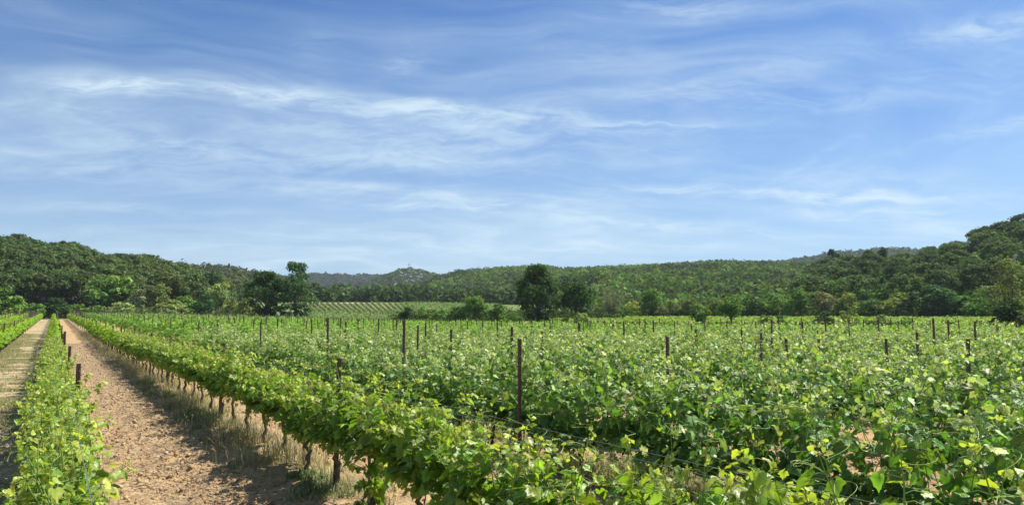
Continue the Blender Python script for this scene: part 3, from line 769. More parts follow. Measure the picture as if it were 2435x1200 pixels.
def put_tree(kind, x, y, w, h, color, label, cat='tree', group=None, name=None, var=None, trunk=True, sink=.25):
    tm, cm = TREES[kind][(var if var is not None else random.randrange(99)) % len(TREES[kind])]
    root = bpy.data.objects.new(name or 'tree', None); COL.objects.link(root); root.empty_display_size = 1
    root.location = (x, y, ground_z(x, y) - sink); root.rotation_euler = (0, 0, random.uniform(0, 2 * pi)); root.scale = (w, w, h)
    tag(root, label, cat, group)
    c = link('crown', cm, root); c.color = (color[0], color[1], color[2], 1)
    if trunk: link('trunk', tm, root)
    return root
BIGOAK = crown_mesh('full', 901, 8000, .026); TALLT = crown_mesh('tall', 905, 5200, .024); BROWN = crown_mesh('tall', 911, 5200, .022)
TREES['bigoak'] = [BIGOAK]; TREES['tallt'] = [TALLT]; TREES['brown'] = [BROWN]
G = {'vivid': (0.115, 0.185, 0.045), 'mid': (0.091, 0.161, 0.035), 'dark': (0.050, 0.098, 0.028), 'teal': (0.058, 0.115, 0.042), 'olive': (0.15, 0.18, 0.055), 'pale': (0.175, 0.219, 0.079), 'yellow': (0.219, 0.245, 0.049), 'grey': (0.131, 0.149, 0.084), 'brown': (0.125, 0.155, 0.065), 'rust': (0.145, 0.14, 0.07), 'pine': (0.091, 0.131, 0.038), 'blue': (0.06, 0.098, 0.052)}
# (u centre, v base, v top, width px, distance, kind, colour, name, label)
T = [
 (12, 757, 668, 95, 184, 'dome', 'mid', 'tree', 'bushy green tree cut by the left edge of the photo'),
 (42, 748, 722, 26, 181, 'dome', 'yellow', 'broom_shrub', 'yellow flowering broom shrub left of the grassy lane'),
 (86, 748, 714, 46, 180, 'dome', 'mid', 'shrub', 'round green shrub just left of the end of the grassy lane'),
 (136, 750, 704, 58, 182, 'dome', 'dark', 'shrub', 'dark round shrub standing at the end of the lower left row'),
 (262, 738, 652, 112, 196, 'oak', 'vivid', 'oak_tree', 'vivid spreading oak in front of the umbrella pines on the left'),
 (190, 745, 716, 60, 188, 'dome', 'vivid', 'shrub', 'low vivid shrub right of the dark round shrub'),
 (232, 748, 722, 46, 186, 'dome', 'mid', 'shrub', 'low shrub below the left side of the spreading oak'),
 (292, 748, 712, 62, 188, 'dome', 'pale', 'shrub', 'pale green shrub under the right side of the spreading oak'),
 (330, 742, 682, 64, 194, 'dome', 'grey', 'tree', 'grey green tree between the spreading oak and the yellow green tree'),
 (378, 735, 678, 52, 194, 'oak', 'olive', 'tree', 'rounded yellow green tree with reddish tint right of the spreading oak'),
 (345, 751, 728, 50, 184, 'dome', 'mid', 'shrub', 'low shrub at the field edge below the yellow green tree'),
 (412, 751, 706, 66, 184, 'dome', 'pale', 'shrub', 'pale leafy shrub at the field edge right of the yellow green tree'),
 (445, 746, 694, 62, 190, 'dome', 'mid', 'tree', 'light green tree behind the pale leafy shrub'),
 (487, 750, 692, 56, 182, 'dome', 'teal', 'tree', 'dark bluish green tree in the middle of the left wood edge'),
 (522, 744, 672, 62, 190, 'oak', 'pale', 'tree', 'tall pale green tree behind the bluish tree'),
 (556, 749, 704, 50, 178, 'dome', 'olive', 'tree', 'olive tinted tree below the tall pale green tree'),
 (588, 751, 690, 56, 172, 'dome', 'olive', 'tree', 'olive brown tree touching the left side of the dark tree pair'),
 (636, 754, 640, 112, 160, 'bigoak', 'dark', 'oak_tree', 'broad very dark oak, left one of the dark tree pair'),
 (706, 754, 624, 108, 158, 'tallt', 'teal', 'tree', 'tall dark tree with an open top, right one of the dark tree pair'),
 (668, 756, 720, 60, 155, 'dome', 'dark', 'shrub', 'dark shrub at the foot of the dark tree pair'),
 (966, 756, 721, 44, 138, 'dome', 'dark', 'shrub', 'dark round shrub at the left end of the low hedge'),
 (1008, 756, 726, 50, 138, 'dome', 'mid', 'hedge_shrub', 'hedge shrub right beside the dark round shrub'),
 (1048, 756, 727, 52, 138, 'dome', 'mid', 'hedge_shrub', 'hedge shrub in the middle of the low hedge'),
 (1084, 757, 724, 50, 138, 'dome', 'vivid', 'hedge_shrub', 'hedge shrub just left of the small green tree'),
 (1128, 757, 702, 74, 138, 'oak', 'vivid', 'tree', 'small green tree at the right end of the low hedge'),
 (1180, 758, 712, 66, 136, 'dome', 'mid', 'tree', 'rounded green tree between the small green tree and the big oak'),
 (1225, 762, 738, 50, 128, 'dome', 'mid', 'shrub', 'low shrub at the left foot of the big dark oak'),
 (1279, 763, 624, 116, 122, 'bigoak', 'dark', 'oak_tree', 'big dark oak standing highest at the middle of the far field edge'),
 (1370, 762, 667, 100, 124, 'oak', 'dark', 'tree', 'dark lower tree right of the big dark oak'),
 (1383, 768, 736, 54, 112, 'dome', 'pale', 'shrub', 'light green shrub in front of the dark lower tree'),
 (1345, 768, 750, 36, 112, 'dome', 'teal', 'shrub', 'small bluish shrub left of the light green shrub'),
 (1450, 752, 684, 74, 150, 'bare', 'grey', 'willow_tree', 'greyish half bare tree with upright branches right of the dark lower tree'),
 (1504, 748, 708, 46, 160, 'dome', 'yellow', 'broom_shrub', 'yellowish shrub right of the half bare tree'),
 (1549, 750, 690, 62, 162, 'oak', 'vivid', 'tree', 'vivid rounded tree behind the bright vineyard strip'),
 (1598, 750, 708, 52, 162, 'dome', 'brown', 'tree', 'brownish tree right of the vivid rounded tree'),
 (1640, 748, 698, 60, 162, 'dome', 'olive', 'tree', 'olive tree top behind the round dark green tree'),
 (1480, 752, 722, 50, 158, 'dome', 'mid', 'shrub', 'green shrub below the half bare tree'),
 (1575, 752, 722, 46, 160, 'dome', 'grey', 'shrub', 'grey green shrub between the vivid and the brownish tree'),
 (1662, 769, 722, 60, 112, 'oak', 'vivid', 'tree', 'round dark green tree on the bank in front of the bright vineyard strip'),
 (1738, 768, 704, 72, 116, 'oak', 'mid', 'tree', 'bushy green tree on the bank, second right of the round dark green one'),
 (1700, 750, 700, 60, 160, 'dome', 'olive', 'tree', 'yellowish tree between the two bank trees and behind them'),
 (1790, 752, 696, 66, 160, 'dome', 'dark', 'tree', 'dark tree behind and right of the bushy bank tree'),
 (1822, 770, 742, 44, 112, 'dome', 'vivid', 'shrub', 'fresh green shrub on the bank right of the bushy bank tree'),
 (1855, 771, 746, 46, 112, 'dome', 'mid', 'shrub', 'green shrub beside the fresh green one on the bank'),
 (1848, 750, 690, 64, 160, 'dome', 'vivid', 'tree', 'mid green tree above the fresh green bank shrub'),
 (1902, 750, 686, 66, 160, 'oak', 'mid', 'tree', 'pale green tree left of the brownish trees'),
 (1960, 750, 694, 62, 160, 'oak', 'rust', 'tree', 'brownish green tree, left one of the brownish trees'),
 (2012, 750, 684, 60, 162, 'dome', 'olive', 'tree', 'reddish brown topped tree at the left end of the dark wood edge'),
 (1958, 772, 736, 60, 110, 'dome', 'teal', 'shrub', 'bluish green shrub on the bank below the brownish trees'),
 (2012, 772, 730, 56, 112, 'dome', 'olive', 'shrub', 'tall loose shrub on the bank beside the bluish one'),
 (2065, 750, 700, 80, 160, 'dome', 'mid', 'tree', 'green tree at the left of the dark wood edge'),
 (2130, 750, 688, 84, 160, 'dome', 'olive', 'tree', 'brown tinted tree left of the wide dark tree'),
 (2212, 750, 674, 128, 160, 'bigoak', 'teal', 'oak_tree', 'wide dark oak in the middle of the right wood edge'),
 (2282, 750, 698, 80, 160, 'dome', 'mid', 'tree', 'olive green tree just right of the wide dark oak'),
 (2338, 752, 684, 90, 158, 'dome', 'mid', 'tree', 'green rounded tree left of the tall brownish right tree'),
 (2102, 774, 739, 54, 108, 'dome', 'pale', 'shrub', 'pale green round shrub on the bank below the brown tinted tree'),
 (2150, 774, 748, 60, 108, 'dome', 'vivid', 'shrub', 'green shrub spreading right of the pale round one on the bank'),
 (2068, 775, 754, 40, 108, 'dome', 'mid', 'shrub', 'small shrub left of the pale round one on the bank'),
 (2256, 776, 762, 34, 106, 'dome', 'teal', 'shrub', 'tiny dark shrub alone on the bank before the bright vineyard strip'),
 (2400, 778, 618, 132, 104, 'brown', 'brown', 'tree', 'tall brownish loose tree at the right edge of the photo'),
 (2402, 780, 700, 90, 100, 'dome', 'dark', 'shrub', 'dark green undergrowth shrub at the foot of the tall brownish tree'),
 (2448, 776, 690, 80, 108, 'dome', 'mid', 'tree', 'green tree cut by the right edge of the photo'),
]
for k, (u, vb, vt, wpx, D, kind, colr, nm, lab) in enumerate(T):
    a, te = px_tan(u, vt); r_ = D; x, y = r_ * sin(a), r_ * cos(a)
    gz = ground_z(x, y); top = CAM_Z + r_ * te; h = max(top - gz + .25, 1.2); w = wpx / F * r_ * 1.12
    if kind == 'bigoak': h *= 1.04
    elif kind in ('dome', 'oak'): h *= 1.10
    cc = np.array(G[colr]) * random.uniform(.85, 1.2) * (1.25 if colr not in ('dark', 'teal') else 1)
    put_tree(kind, x, y, w, h, cc, lab, 'shrub' if 'shrub' in nm else 'tree', None, nm, k, trunk=kind != 'dome' or h > 4)

# woods on the two near hills: single pines and oaks one can tell apart
def hillside(hi, spacing, umin, umax, kinds, prefix, jitter=.38, rmaxx=60):
    H = HILLS[hi]; a0, a1 = az_u(umin), az_u(umax); out = []
    r_ = float(H['fr'].min()) + 5
    while r_ < float(H['rr'].max()) + 14:
        da = spacing / r_; a = a0 + random.random() * da
        while a < a1:
            aa = a + random.gauss(0, da * .2); rr_ = r_ + random.gauss(0, spacing * .25)
            x, y = rr_ * sin(aa), rr_ * cos(aa); h, w = terrain([x], [y])
            if w[0] == hi:
                el = (h[0] + 6 - CAM_Z) / rr_; out.append((rr_, aa, x, y, h[0]))
            a += da
        r_ += spacing * .9
    return out
def hill_woods(hi, spacing, umin, umax, chooser, limit):
    pts = hillside(hi, spacing, umin, umax, None, None); pts.sort()
    for (rr_, aa, x, y, h) in pts[:limit]:
        u = 1217.5 + math.tan(aa) * F; chooser(rr_, u, x, y, h)
def left_choose(rr_, u, x, y, h):
    band = 'lowest' if h < 5 else 'lower' if h < 10 else 'middle' if h < 17 else 'upper'
    part = 'far left' if u < 110 else 'left part' if u < 230 else 'centre' if u < 360 else 'right part' if u < 500 else 'far right end'
    w = random.uniform(9, 13); g = random.uniform(.8, 1.2)
    c = np.array([.092, .136, .048]) * g * np.array([random.uniform(.9, 1.15), 1, 1])
    put_tree('umbrella', x, y, w, random.uniform(9, 12), c, 'umbrella pine on the %s slope of the left hill, at its %s' % (band, part), 'pine', 'umbrella pines, %s slope, %s of the left hill' % (band, part), 'umbrella_pine', trunk=h < 14)
hill_woods(0, 7.4, -30, 760, left_choose, 290)
def right_choose(rr_, u, x, y, h):
    band = 'lowest' if h < 8 else 'lower' if h < 16 else 'middle' if h < 28 else 'upper'
    part = 'left end' if u < 2050 else 'centre' if u < 2270 else 'right end'
    q = random.random(); g = random.uniform(.75, 1.2)
    if u < 2150 and h > 14 and q < .62:
        kind, c, hh, w, nm = 'pine', (.038, .062, .027), random.uniform(9, 12), random.uniform(8, 10.5), 'pine_tree'
    elif q < .45:
        kind, c, hh, w, nm = 'umbrella', (.050, .078, .027), random.uniform(8, 10), random.uniform(8, 11), 'umbrella_pine'
    else:
        kind, c, hh, w, nm = 'dome', random.choice([(.052, .102, .025), (.072, .128, .030), (.042, .084, .023), (.078, .110, .034)]), random.uniform(6, 8.5), random.uniform(8, 11), 'oak_tree'
    cat = 'pine' if 'pine' in nm else 'tree'
    desc = {'pine_tree': 'pointed dark pine', 'umbrella_pine': 'round-topped pine', 'oak_tree': 'dense evergreen oak'}[nm]
    put_tree(kind, x, y, w, hh, np.array(c) * g * 1.75, '%s on the %s slope of the right hill, at its %s' % (desc, band, part), cat, '%ss, %s slope, %s of the right hill' % (desc, band, part), nm, trunk=False)
hill_woods(6, 7.6, 1640, 2460, right_choose, 290)

# woods farther off, each one mass
def forest(name, hi, spacing, size, hgt, cards, cs, col, label, umin, umax, rmin=None, conic=0.0, alt=None):
    H = HILLS[hi]; a0, a1 = az_u(umin), az_u(umax); r = np.random.default_rng(hi + 3); mb = MB()
    rs = np.arange(float(H['fr'].min()) if rmin is None else rmin, float(H['rr'].max()) * 1.03 + spacing * 2, spacing); A = []
    for q in rs:
        n = int((a1 - a0) * q / spacing); a = a0 + (np.arange(n) + r.uniform(0, 1, n)) / n * (a1 - a0)
        rr_ = q + r.normal(size=n) * spacing * .35; A.append(np.column_stack([rr_ * np.sin(a), rr_ * np.cos(a)]))
    A = np.concatenate(A); z, w = terrain(A[:, 0], A[:, 1]); ok = w == hi; A = A[ok]; z = z[ok]; n = len(A)
    sz = size * r.uniform(.55, 1.5, n) * (1 + .5 * (fbm(A[:, 0] / 30, A[:, 1] / 30, 2, 9) - .5)); hh = hgt * r.uniform(.7, 1.25, n) * np.sqrt(sz / size)
    d = rand_unit(n * cards, r).reshape(n, cards, 3); d[..., 2] = np.abs(d[..., 2])
    rad = r.uniform(.8, 1.05, (n, cards, 1)); w2 = sz[:, None] * .5 * (1 - conic * d[..., 2] ** 1.0)
    P = np.stack([A[:, :1] + d[..., 0] * w2 * rad[..., 0], A[:, 1:] + d[..., 1] * w2 * rad[..., 0], z[:, None] + hh[:, None] * (.25 + .75 * d[..., 2] * rad[..., 0])], -1).reshape(-1, 3)
    D = d.reshape(-1, 3); nor = D * 1.0 + rand_unit(len(P), r) * .33; nor /= np.linalg.norm(nor, axis=1)[:, None]
    R = rotframes(rand_unit(len(P), r), nor)
    c = np.array(col)[None] * r.uniform(.5, 1.5, (n, 1)); 
    if alt is not None:
        m = (fbm(A[:, 0] / 45, A[:, 1] / 60, 3, 21) + r.normal(size=n) * .08 > .56)[:, None]; c = np.where(m, np.array(alt)[None] * r.uniform(.7, 1.3, (n, 1)), c)
    c = c * np.column_stack([r.uniform(.85, 1.25, n), np.ones(n), r.uniform(.8, 1.15, n)])
    mb.inst(CARD[0] * np.array([1, 1, 1.3]), CARD[1], P, R, cs * r.uniform(.6, 1.25, len(P)) * np.repeat(np.sqrt(sz / size), cards), np.repeat(c, cards, 0) * r.uniform(.8, 1.2, (len(P), 1)))
    tag(mb.obj(name, M_forest), label, 'wood', kind='stuff'); return n
nf = [forest('left_ridge_wood', 1, 6.0, 8.5, 6.5, 70, 1.25, (.095, .128, .046), 'wooded ridge of round pines behind the left hill', 330, 1010, alt=(.075, .10, .055)),
 forest('central_hill_wood', 4, 4.2, 4.5, 3.6, 34, .80, (.105, .170, .048), 'low oak scrub covering the long central hill', 830, 2150, alt=(.060, .095, .050)),
 forest('far_ridge_wood', 2, 12, 13, 9, 44, 3.0, (.040, .072, .030), 'dark blue green forest on the farthest ridge', 640, 1180, rmin=1255, conic=.5),
 forest('rocky_hill_wood', 3, 7, 7, 4.0, 34, 1.7, (.062, .108, .036), 'scrub on the rocky hill below the cross', 560, 1200, rmin=830),
 forest('far_right_hill_wood', 5, 9, 10, 6, 36, 2.1, (.052, .094, .032), 'forest on the smooth far hill at the right', 1780, 2300, rmin=950)]
print('forest crowns', nf)
# scrub that softens the foot of every hill and the bank
def scrub(name, n, size, hgt, cols, label, sampler, cards=26, cs=.34):
    r = np.random.default_rng(len(name)); A = sampler(r, n); n = len(A); z = terrain(A[:, 0], A[:, 1])[0]; mb = MB()
    sz = size * r.uniform(.5, 1.5, n); d = rand_unit(n * cards, r).reshape(n, cards, 3); d[..., 2] = np.abs(d[..., 2])
    P = np.stack([A[:, :1] + d[..., 0] * sz[:, None] * .5, A[:, 1:] + d[..., 1] * sz[:, None] * .5, z[:, None] + hgt * (sz / size)[:, None] * d[..., 2]], -1).reshape(-1, 3)
    R = rotframes(rand_unit(len(P), r), (d.reshape(-1, 3) + rand_unit(len(P), r) * .5))
    ci = np.array(cols)[r.integers(0, len(cols), n)] * r.uniform(.7, 1.3, (n, 1))
    mb.inst(*CARD, P, R, cs * r.uniform(.6, 1.4, len(P)), np.repeat(ci, cards, 0) * r.uniform(.75, 1.25, (len(P), 1)))
    tag(mb.obj(name, M_forest), label, 'undergrowth', kind='stuff')
def polar(u0, u1, r0, r1):
    def f(r, n):
        a = az_u(u0) + (az_u(u1) - az_u(u0)) * r.random(n); q = r.uniform(r0, r1, n); return np.column_stack([q * np.sin(a), q * np.cos(a)])
    return f
scrub('left_undergrowth', 900, 3.0, 1.8, [(.10, .16, .04), (.14, .17, .07), (.17, .16, .09), (.07, .12, .035)], 'mixed undergrowth along the foot of the left wood', polar(-60, 640, 181, 205))
scrub('right_undergrowth', 1300, 3.6, 2.4, [(.085, .14, .038), (.11, .15, .05), (.14, .13, .07), (.05, .085, .03)], 'mixed undergrowth along the foot of the right wood', polar(1400, 2470, 161, 176))
scrub('bank_scrub', 2200, 1.5, .8, [(.09, .12, .04), (.065, .10, .03), (.13, .12, .06)], 'grassy scrub on the bank behind the broad vineyard block', lambda r, n: (lambda a: (lambda q: np.column_stack([q * np.sin(a), q * np.cos(a)]))(np.interp(a, fa, fr_) + 1 + r.uniform(0, 9, n)))(az_u(1240) + (az_u(2480) - az_u(1240)) * r.random(n)))
scrub('middle_undergrowth', 700, 3.2, 1.6, [(.06, .10, .025), (.04, .075, .02), (.08, .10, .03)], 'undergrowth between the low hedge and the central hill', polar(940, 1480, 142, 160))
scrub('valley_edge_wood', 500, 7.5, 5.0, [(.07, .12, .035), (.09, .14, .042), (.06, .09, .04)], 'dark wood along the foot of the central hill behind the valley field', polar(690, 1420, 302, 326), 60, 1.0)

# far vine rows: bright strip on the right, sloping striped field in the middle
def row_strips(name, rows, step, w, h, card, cols, label, per):
    r = np.random.default_rng(len(rows)); mb = MB(); A = []
    for (x0, y0, x1, y1) in rows:
        L = math.hypot(x1 - x0, y1 - y0); n = int(L / step * per); t_ = r.random(n)
        A.append(np.column_stack([x0 + (x1 - x0) * t_, y0 + (y1 - y0) * t_]))
    A = np.concatenate(A); n = len(A); z = terrain(A[:, 0], A[:, 1])[0]; A = A + r.normal(size=A.shape) * w * .4
    q = r.random(n); P = np.column_stack([A, z + .15 + h * q])
    R = leaf_orient(P, rand_unit(n, r) * np.array([1, 1, 0]), r, 1.0, .4)
    c = np.array(cols[0])[None] * (1 - q[:, None]) + np.array(cols[1])[None] * q[:, None]
    mb.inst(*CARD, P, R, card * r.uniform(.6, 1.4, n), c * r.uniform(.75, 1.25, (n, 1))); tag(mb.obj(name, M_vfar), label, 'vineyard', kind='stuff')
rows = []
for k in range(22):
    q = 113 + k * 2.2; pts_ = [(q * sin(az_u(u)), q * cos(az_u(u))) for u in range(1310, 2400, 60)]
    rows += [(a[0], a[1], b[0], b[1]) for a, b in zip(pts_[:-1], pts_[1:])]
row_strips('bright_vineyard_strip', rows, 1, .8, .85, .30, ((.11, .20, .03), (.27, .37, .06)), 'strip of yellow green vines behind the bank on the right', 30)
rows = []
for k in range(19):
    u0 = 722 + k * 13.5; u1 = u0 + 30 - k * .3
    a, b = az_u(u0), az_u(u1)
    rows.append((286 * sin(a), 286 * cos(a), 222 * sin(b), 222 * cos(b)))
row_strips('sloping_vineyard', rows, 1, .4, .45, .30, ((.07, .12, .03), (.14, .20, .06)), 'striped vineyard of slanting rows on the rising ground in the middle distance', 11)
rows = []
for k in range(60):
    q = 138 + k * 2.6; pts_ = [(q * sin(az_u(u)), q * cos(az_u(u))) for u in range(735, 1260, 75)]
    if q < 226: sel = pts_
    else: sel = [p_ for p_ in pts_ if math.atan2(p_[0], p_[1]) > az_u(925)]
    rows += [(a[0], a[1], b[0], b[1]) for a, b in zip(sel[:-1], sel[1:])]
row_strips('valley_vineyard', rows, 1, .7, .7, .36, ((.10, .15, .045), (.20, .27, .10)), 'green vine field filling the valley floor behind the broad block', 5)

# rocks and iron cross on the rocky hill
def rock_mesh(seed):
    r = np.random.default_rng(seed); import bmesh
    bm = bmesh.new(); bmesh.ops.create_icosphere(bm, subdivisions=2, radius=1)
    V = np.array([v.co[:] for v in bm.verts]); Fc = np.array([[v.index for v in f.verts] for f in bm.faces]); bm.free()
    V = V * (1 + .35 * (np.array([fbm(V[:, 0] * 1.7 + seed, V[:, 1] * 1.7 + V[:, 2], 3, seed)]).T - .5) * 2); V[:, 2] *= r.uniform(.6, 1.0); return V, Fc
RK = [rock_mesh(i) for i in range(4)]
mb = MB(); r = np.random.default_rng(12)
for k in range(60):
    u = r.choice([r.normal(925, 16), r.normal(965, 18), r.normal(990, 14), r.normal(1010, 12)]); v = np.interp(u, [890, 930, 975, 1035], [664, 655, 645, 650]) + r.uniform(-6, 14)
    a = az_u(u); q = 1100 - (v - 640) * 9; x, y = q * sin(a), q * cos(a); z = ground_z(x, y)
    tv, tf = RK[k % 4]; s_ = r.uniform(1.2, 3.6)
    mb.inst(tv, tf, np.array([[x, y, z + 2.6]]), np.eye(3)[None], np.array([[s_, s_, s_ * r.uniform(.6, 1.3)]]), np.full((1, 3), 1.0) * np.array([[.22, .22, .18]]) * r.uniform(.75, 1.1))
tag(mb.obj('rock_outcrops', M_rock), 'pale limestone outcrops near the top of the hill with the cross', 'rocks', kind='stuff')
def box(mb, c, d, col): mb.add(pv * np.array(d) + np.array(c), np.vstack([pf, [(0, 6, 4, 2)]]) if False else pf, col)
a = az_u(971); q = 1098; x, y = q * sin(a), q * cos(a)
root = bpy.data.objects.new('hilltop_cross', None); COL.objects.link(root); root.location = (x, y, ground_z(x, y)); tag(root, 'iron cross standing on the summit of the distant rocky hill', 'cross')
mb = MB(); box(mb, (0, 0, 2.0), (.55, .55, 9.0), (.10, .10, .11)); mb.obj('upright', M_rust, root)
mb = MB(); box(mb, (0, 0, 8.2), (3.6, .53, .55), (.10, .10, .11)); mb.obj('crossbar', M_rust, root)
mb = MB(); box(mb, (0, 0, -.6), (3.0, 3.0, 3.6), (.42, .39, .34)); mb.obj('plinth', M_rock, root)

# ------------------------------------------------------------------ air
def haze(density):
    m = bpy.data.materials.new('haze_air'); m.use_nodes = True; m.node_tree.nodes.clear(); t = NT(m.node_tree)
    v = t.n('ShaderNodeVolumePrincipled'); v.inputs['Color'].default_value = (.80, .88, 1.0, 1); v.inputs['Density'].default_value = density
    v.inputs['Anisotropy'].default_value = .2
    o = t.n('ShaderNodeOutputMaterial'); t.put(o.inputs['Volume'], v.outputs[0])
    mb = MB(); mb.add(pv * np.array([24000, 24000, 173]) + np.array([0, 0, -3]), np.vstack([pf, [(0, 6, 4, 2)]]), (1, 1, 1))
    tag(mb.obj('haze', m), 'faint blue haze over the distant hills', 'haze', kind='stuff')
if HAZE: haze(HAZE)

# ------------------------------------------------------------------ soil litter, grasses, weeds
def near_z(x, y): return terrain(x, y)[0] + near_relief(x, y)
def blades(name, A, hgt, wid, cols, label, lean=.5, per=1, mat=None, cat='grass'):
    r = np.random.default_rng(len(name) * 3); A = np.repeat(A, per, 0) + r.normal(size=(len(A) * per, 2)) * .03; n = len(A)
    z = near_z(A[:, 0], A[:, 1]); h = hgt * r.uniform(.4, 1.3, n); a = r.uniform(0, 2 * pi, n); l = lean * h * r.uniform(.2, 1.3, n)
    dx, dy = np.cos(a), np.sin(a); sx, sy = -dy * wid / 2, dx * wid / 2
    def P(f, lz, wsc): return np.stack([A[:, 0] + dx * l * f + sx * wsc, A[:, 1] + dy * l * f + sy * wsc, z + h * lz], -1)
    V = np.stack([P(0, -.02, 1), P(0, -.02, -1), P(.35, .55, -.8), P(.35, .55, .8), P(1, 1 - .2 * lean, 0)], 1).reshape(-1, 3)
    b = (np.arange(n) * 5)[:, None]; Q = b + np.array([[0, 1, 2, 3]]); Tt = b + np.array([[3, 2, 4]])
    c = np.array(cols)[r.integers(0, len(cols), n)] * r.uniform(.7, 1.3, (n, 1)); c = np.repeat(c, 5, 0)
    mb = MB(); mb.add(V, Q, c); mb.F.append(Tt); o = mb.obj(name, mat or M_grass); tag(o, label, cat, kind='stuff'); return o
def rowspread(r, n, p0, pw, s0, s1, power=1.0, clump=0.0, cs=1.0, seed=3):
    s = s0 + (s1 - s0) * r.random(n) ** power; p = p0 + r.normal(size=n) * pw; A = p[:, None] * NV[None] + s[:, None] * DV[None]
    if clump:
        m = fbm(A[:, 0] * cs, A[:, 1] * cs, 3, seed) > clump; A = A[m]
    ok = (A[:, 1] > 1.5) & (np.abs(A[:, 0] / A[:, 1]) < .75)
    return A[ok]
r = np.random.default_rng(77)
STRAW = [(.46, .38, .25), (.38, .31, .20), (.31, .27, .17), (.30, .30, .16)]; GREENS = [(.15, .20, .075), (.18, .24, .09), (.12, .17, .07)]
blades('dry_grass_under_diagonal_row', rowspread(r, 12000, 2.6, .26, 3, 60, 1.3, .52, 2.2), .15, .005, STRAW + GREENS[:1], 'straw coloured dry grass under the diagonal row', 1.1, 2)
blades('green_weeds_under_diagonal_row', rowspread(r, 5200, 2.3, .20, 5, 24, 1.3, .58, 1.1, 8), .10, .012, GREENS, 'low green weeds along the shaded side of the diagonal row', 1.0, 3)
blades('dry_grass_under_left_row', rowspread(r, 14000, .1, .2, 2, 50, 1.5, .45, 1.2, 5), .16, .006, STRAW + GREENS, 'grass and weeds under the lower left row', .8, 2)
blades('lane_grass', rowspread(r, 60000, -1.0, .62, 2.5, 75, 1.3, .50, .9, 6), .075, .007, STRAW + STRAW[:2] + GREENS, 'short patchy grass on the lane left of the lower left row', 1.0, 2)
blades('left_field_grass', rowspread(r, 22000, -2.2, .4, 12, 75, 1.2, .42, .9, 16), .14, .010, STRAW + GREENS, 'grass at the edge of the rows left of the lane', .9, 2)
blades('block_dry_grass', rowspread(r, 26000, 5.6, .30, -1, 22, 1.0, .46, 1.1, 15), .14, .006, STRAW + GREENS, 'dry grass under the first waxy row', .8, 2)
blades('tall_dry_grass', rowspread(r, 11000, 2.42, .22, 9, 80, 1.3, .50, 1.8, 4), .30, .007, STRAW + STRAW + GREENS[:1], 'taller bleached grass hiding the trunks up the diagonal row', .8, 2)
# straw and pruning litter lying on the tilled soil
def litter(name, A, ln, rad, cols, label, up=.1):
    r = np.random.default_rng(len(name)); n = len(A); z = near_z(A[:, 0], A[:, 1]); a = r.uniform(0, pi, n); L = ln * r.uniform(.3, 1.4, n)
    d = np.column_stack([np.cos(a), np.sin(a), r.normal(size=n) * up]); sidev = np.column_stack([-np.sin(a), np.cos(a), np.zeros(n)])
    P0 = np.column_stack([A, z + rad * .8]) - d * L[:, None] * .5; P1 = P0 + d * L[:, None] ; mid = (P0 + P1) / 2 + sidev * (r.normal(size=n) * .12 * L)[:, None] + np.array([0, 0, rad])
    ww = rad * r.uniform(.6, 1.4, n)[:, None]; up_ = np.array([0, 0, 1.])
    rings = [np.stack([p + sidev * ww * k, p + up_ * ww * k, p - sidev * ww * k], 1) for p, k in ((P0, .6), (mid, 1), (P1, .5))]
    V = np.concatenate(rings, 1).reshape(-1, 3); b = (np.arange(n) * 9)[:, None]
    Q = np.concatenate([b + np.array([[i, (i + 1) % 3, (i + 1) % 3 + 3, i + 3]]) + o3 for i in range(3) for o3 in (0, 3)], 0)
    c = np.array(cols)[r.integers(0, len(cols), n)] * r.uniform(.7, 1.25, (n, 1)); mb = MB(); mb.add(V, Q, np.repeat(c, 9, 0)); tag(mb.obj(name, M_stone), label, 'litter', kind='stuff')
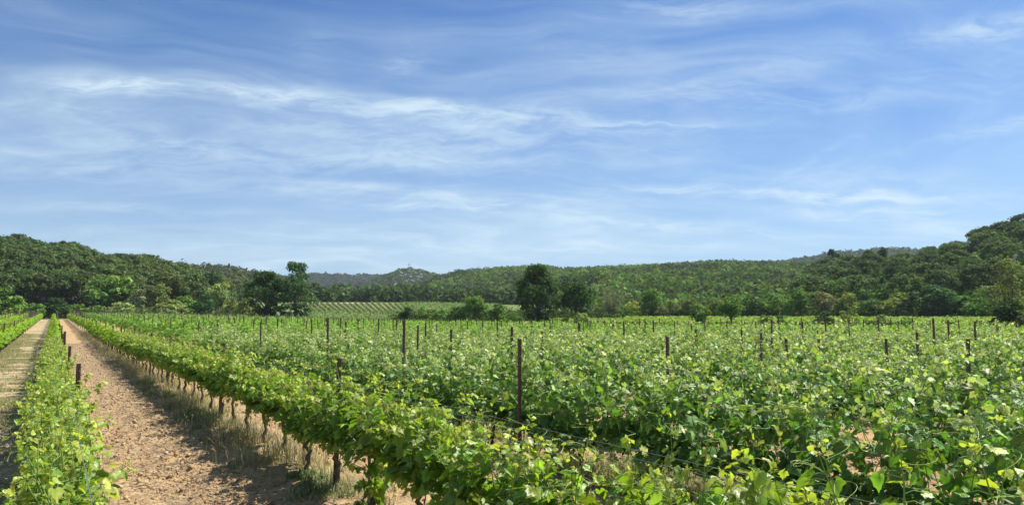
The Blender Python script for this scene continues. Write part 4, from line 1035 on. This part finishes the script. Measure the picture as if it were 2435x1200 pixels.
litter('straw_litter', np.vstack([rowspread(r, 34000, 1.35, .55, 3, 55, 1.7), rowspread(r, 5000, 4.1, .7, 1, 16, 1.2), rowspread(r, 5000, -1, .7, 3, 20, 1.2)]), .13, .0034, [(.50, .40, .26), (.42, .33, .21), (.36, .26, .17)], 'straw scattered over the tilled soil')
litter('pruned_twigs', np.vstack([rowspread(r, 420, 1.3, .5, 3.5, 18, 1.2), rowspread(r, 120, 4.1, .6, 2, 10)]), .28, .0065, [(.26, .17, .12), (.34, .25, .18), (.16, .10, .07)], 'pruned vine twigs lying on the tilled soil', .25)
# clods and stones
def clods(name, A, size, cols, label, mat):
    r = np.random.default_rng(len(name) + 1); n = len(A); z = near_z(A[:, 0], A[:, 1]); mb = MB()
    for k in range(4):
        m = np.arange(n) % 4 == k; nn = m.sum(); tv, tf = RKS[k]
        Q = rand_unit(nn, r); R = rotframes(rand_unit(nn, r), Q); s_ = size * r.lognormal(0, .5, nn)
        c = np.array(cols)[r.integers(0, len(cols), nn)] * r.uniform(.8, 1.2, (nn, 1))
        mb.inst(tv, tf, np.column_stack([A[m], z[m] + s_ * .25]), R, s_, c)
    tag(mb.obj(name, mat), label, 'clods' if 'clod' in name else 'stones', kind='stuff')
def small_rock(seed):
    r = np.random.default_rng(seed); import bmesh
    bm = bmesh.new(); bmesh.ops.create_icosphere(bm, subdivisions=1, radius=1)
    V = np.array([v.co[:] for v in bm.verts]) * r.uniform(.65, 1.15, (12 if False else len(bm.verts), 1)) if True else None
    Fc = np.array([[v.index for v in f.verts] for f in bm.faces]); bm.free(); V[:, 2] *= .75; return V, Fc
RKS = [small_rock(30 + i) for i in range(4)]
clods('soil_clods', np.vstack([rowspread(r, 11000, 1.35, .55, 3, 55, 2.0), rowspread(r, 7000, 4.1, .75, 1, 30, 1.7), rowspread(r, 2500, -1, .6, 3, 30, 2.0)]), .0125, [(.39, .255, .130), (.32, .20, .105), (.44, .31, .165)], 'clods of dry brown earth on the tilled strips', M_stone)
clods('pale_stones', np.vstack([rowspread(r, 200, 1.4, .6, 3, 30, 1.6), rowspread(r, 90, 4.1, .7, 1, 14)]), .019, [(.48, .38, .27), (.46, .35, .24)], 'pale stones among the clods', M_stone)
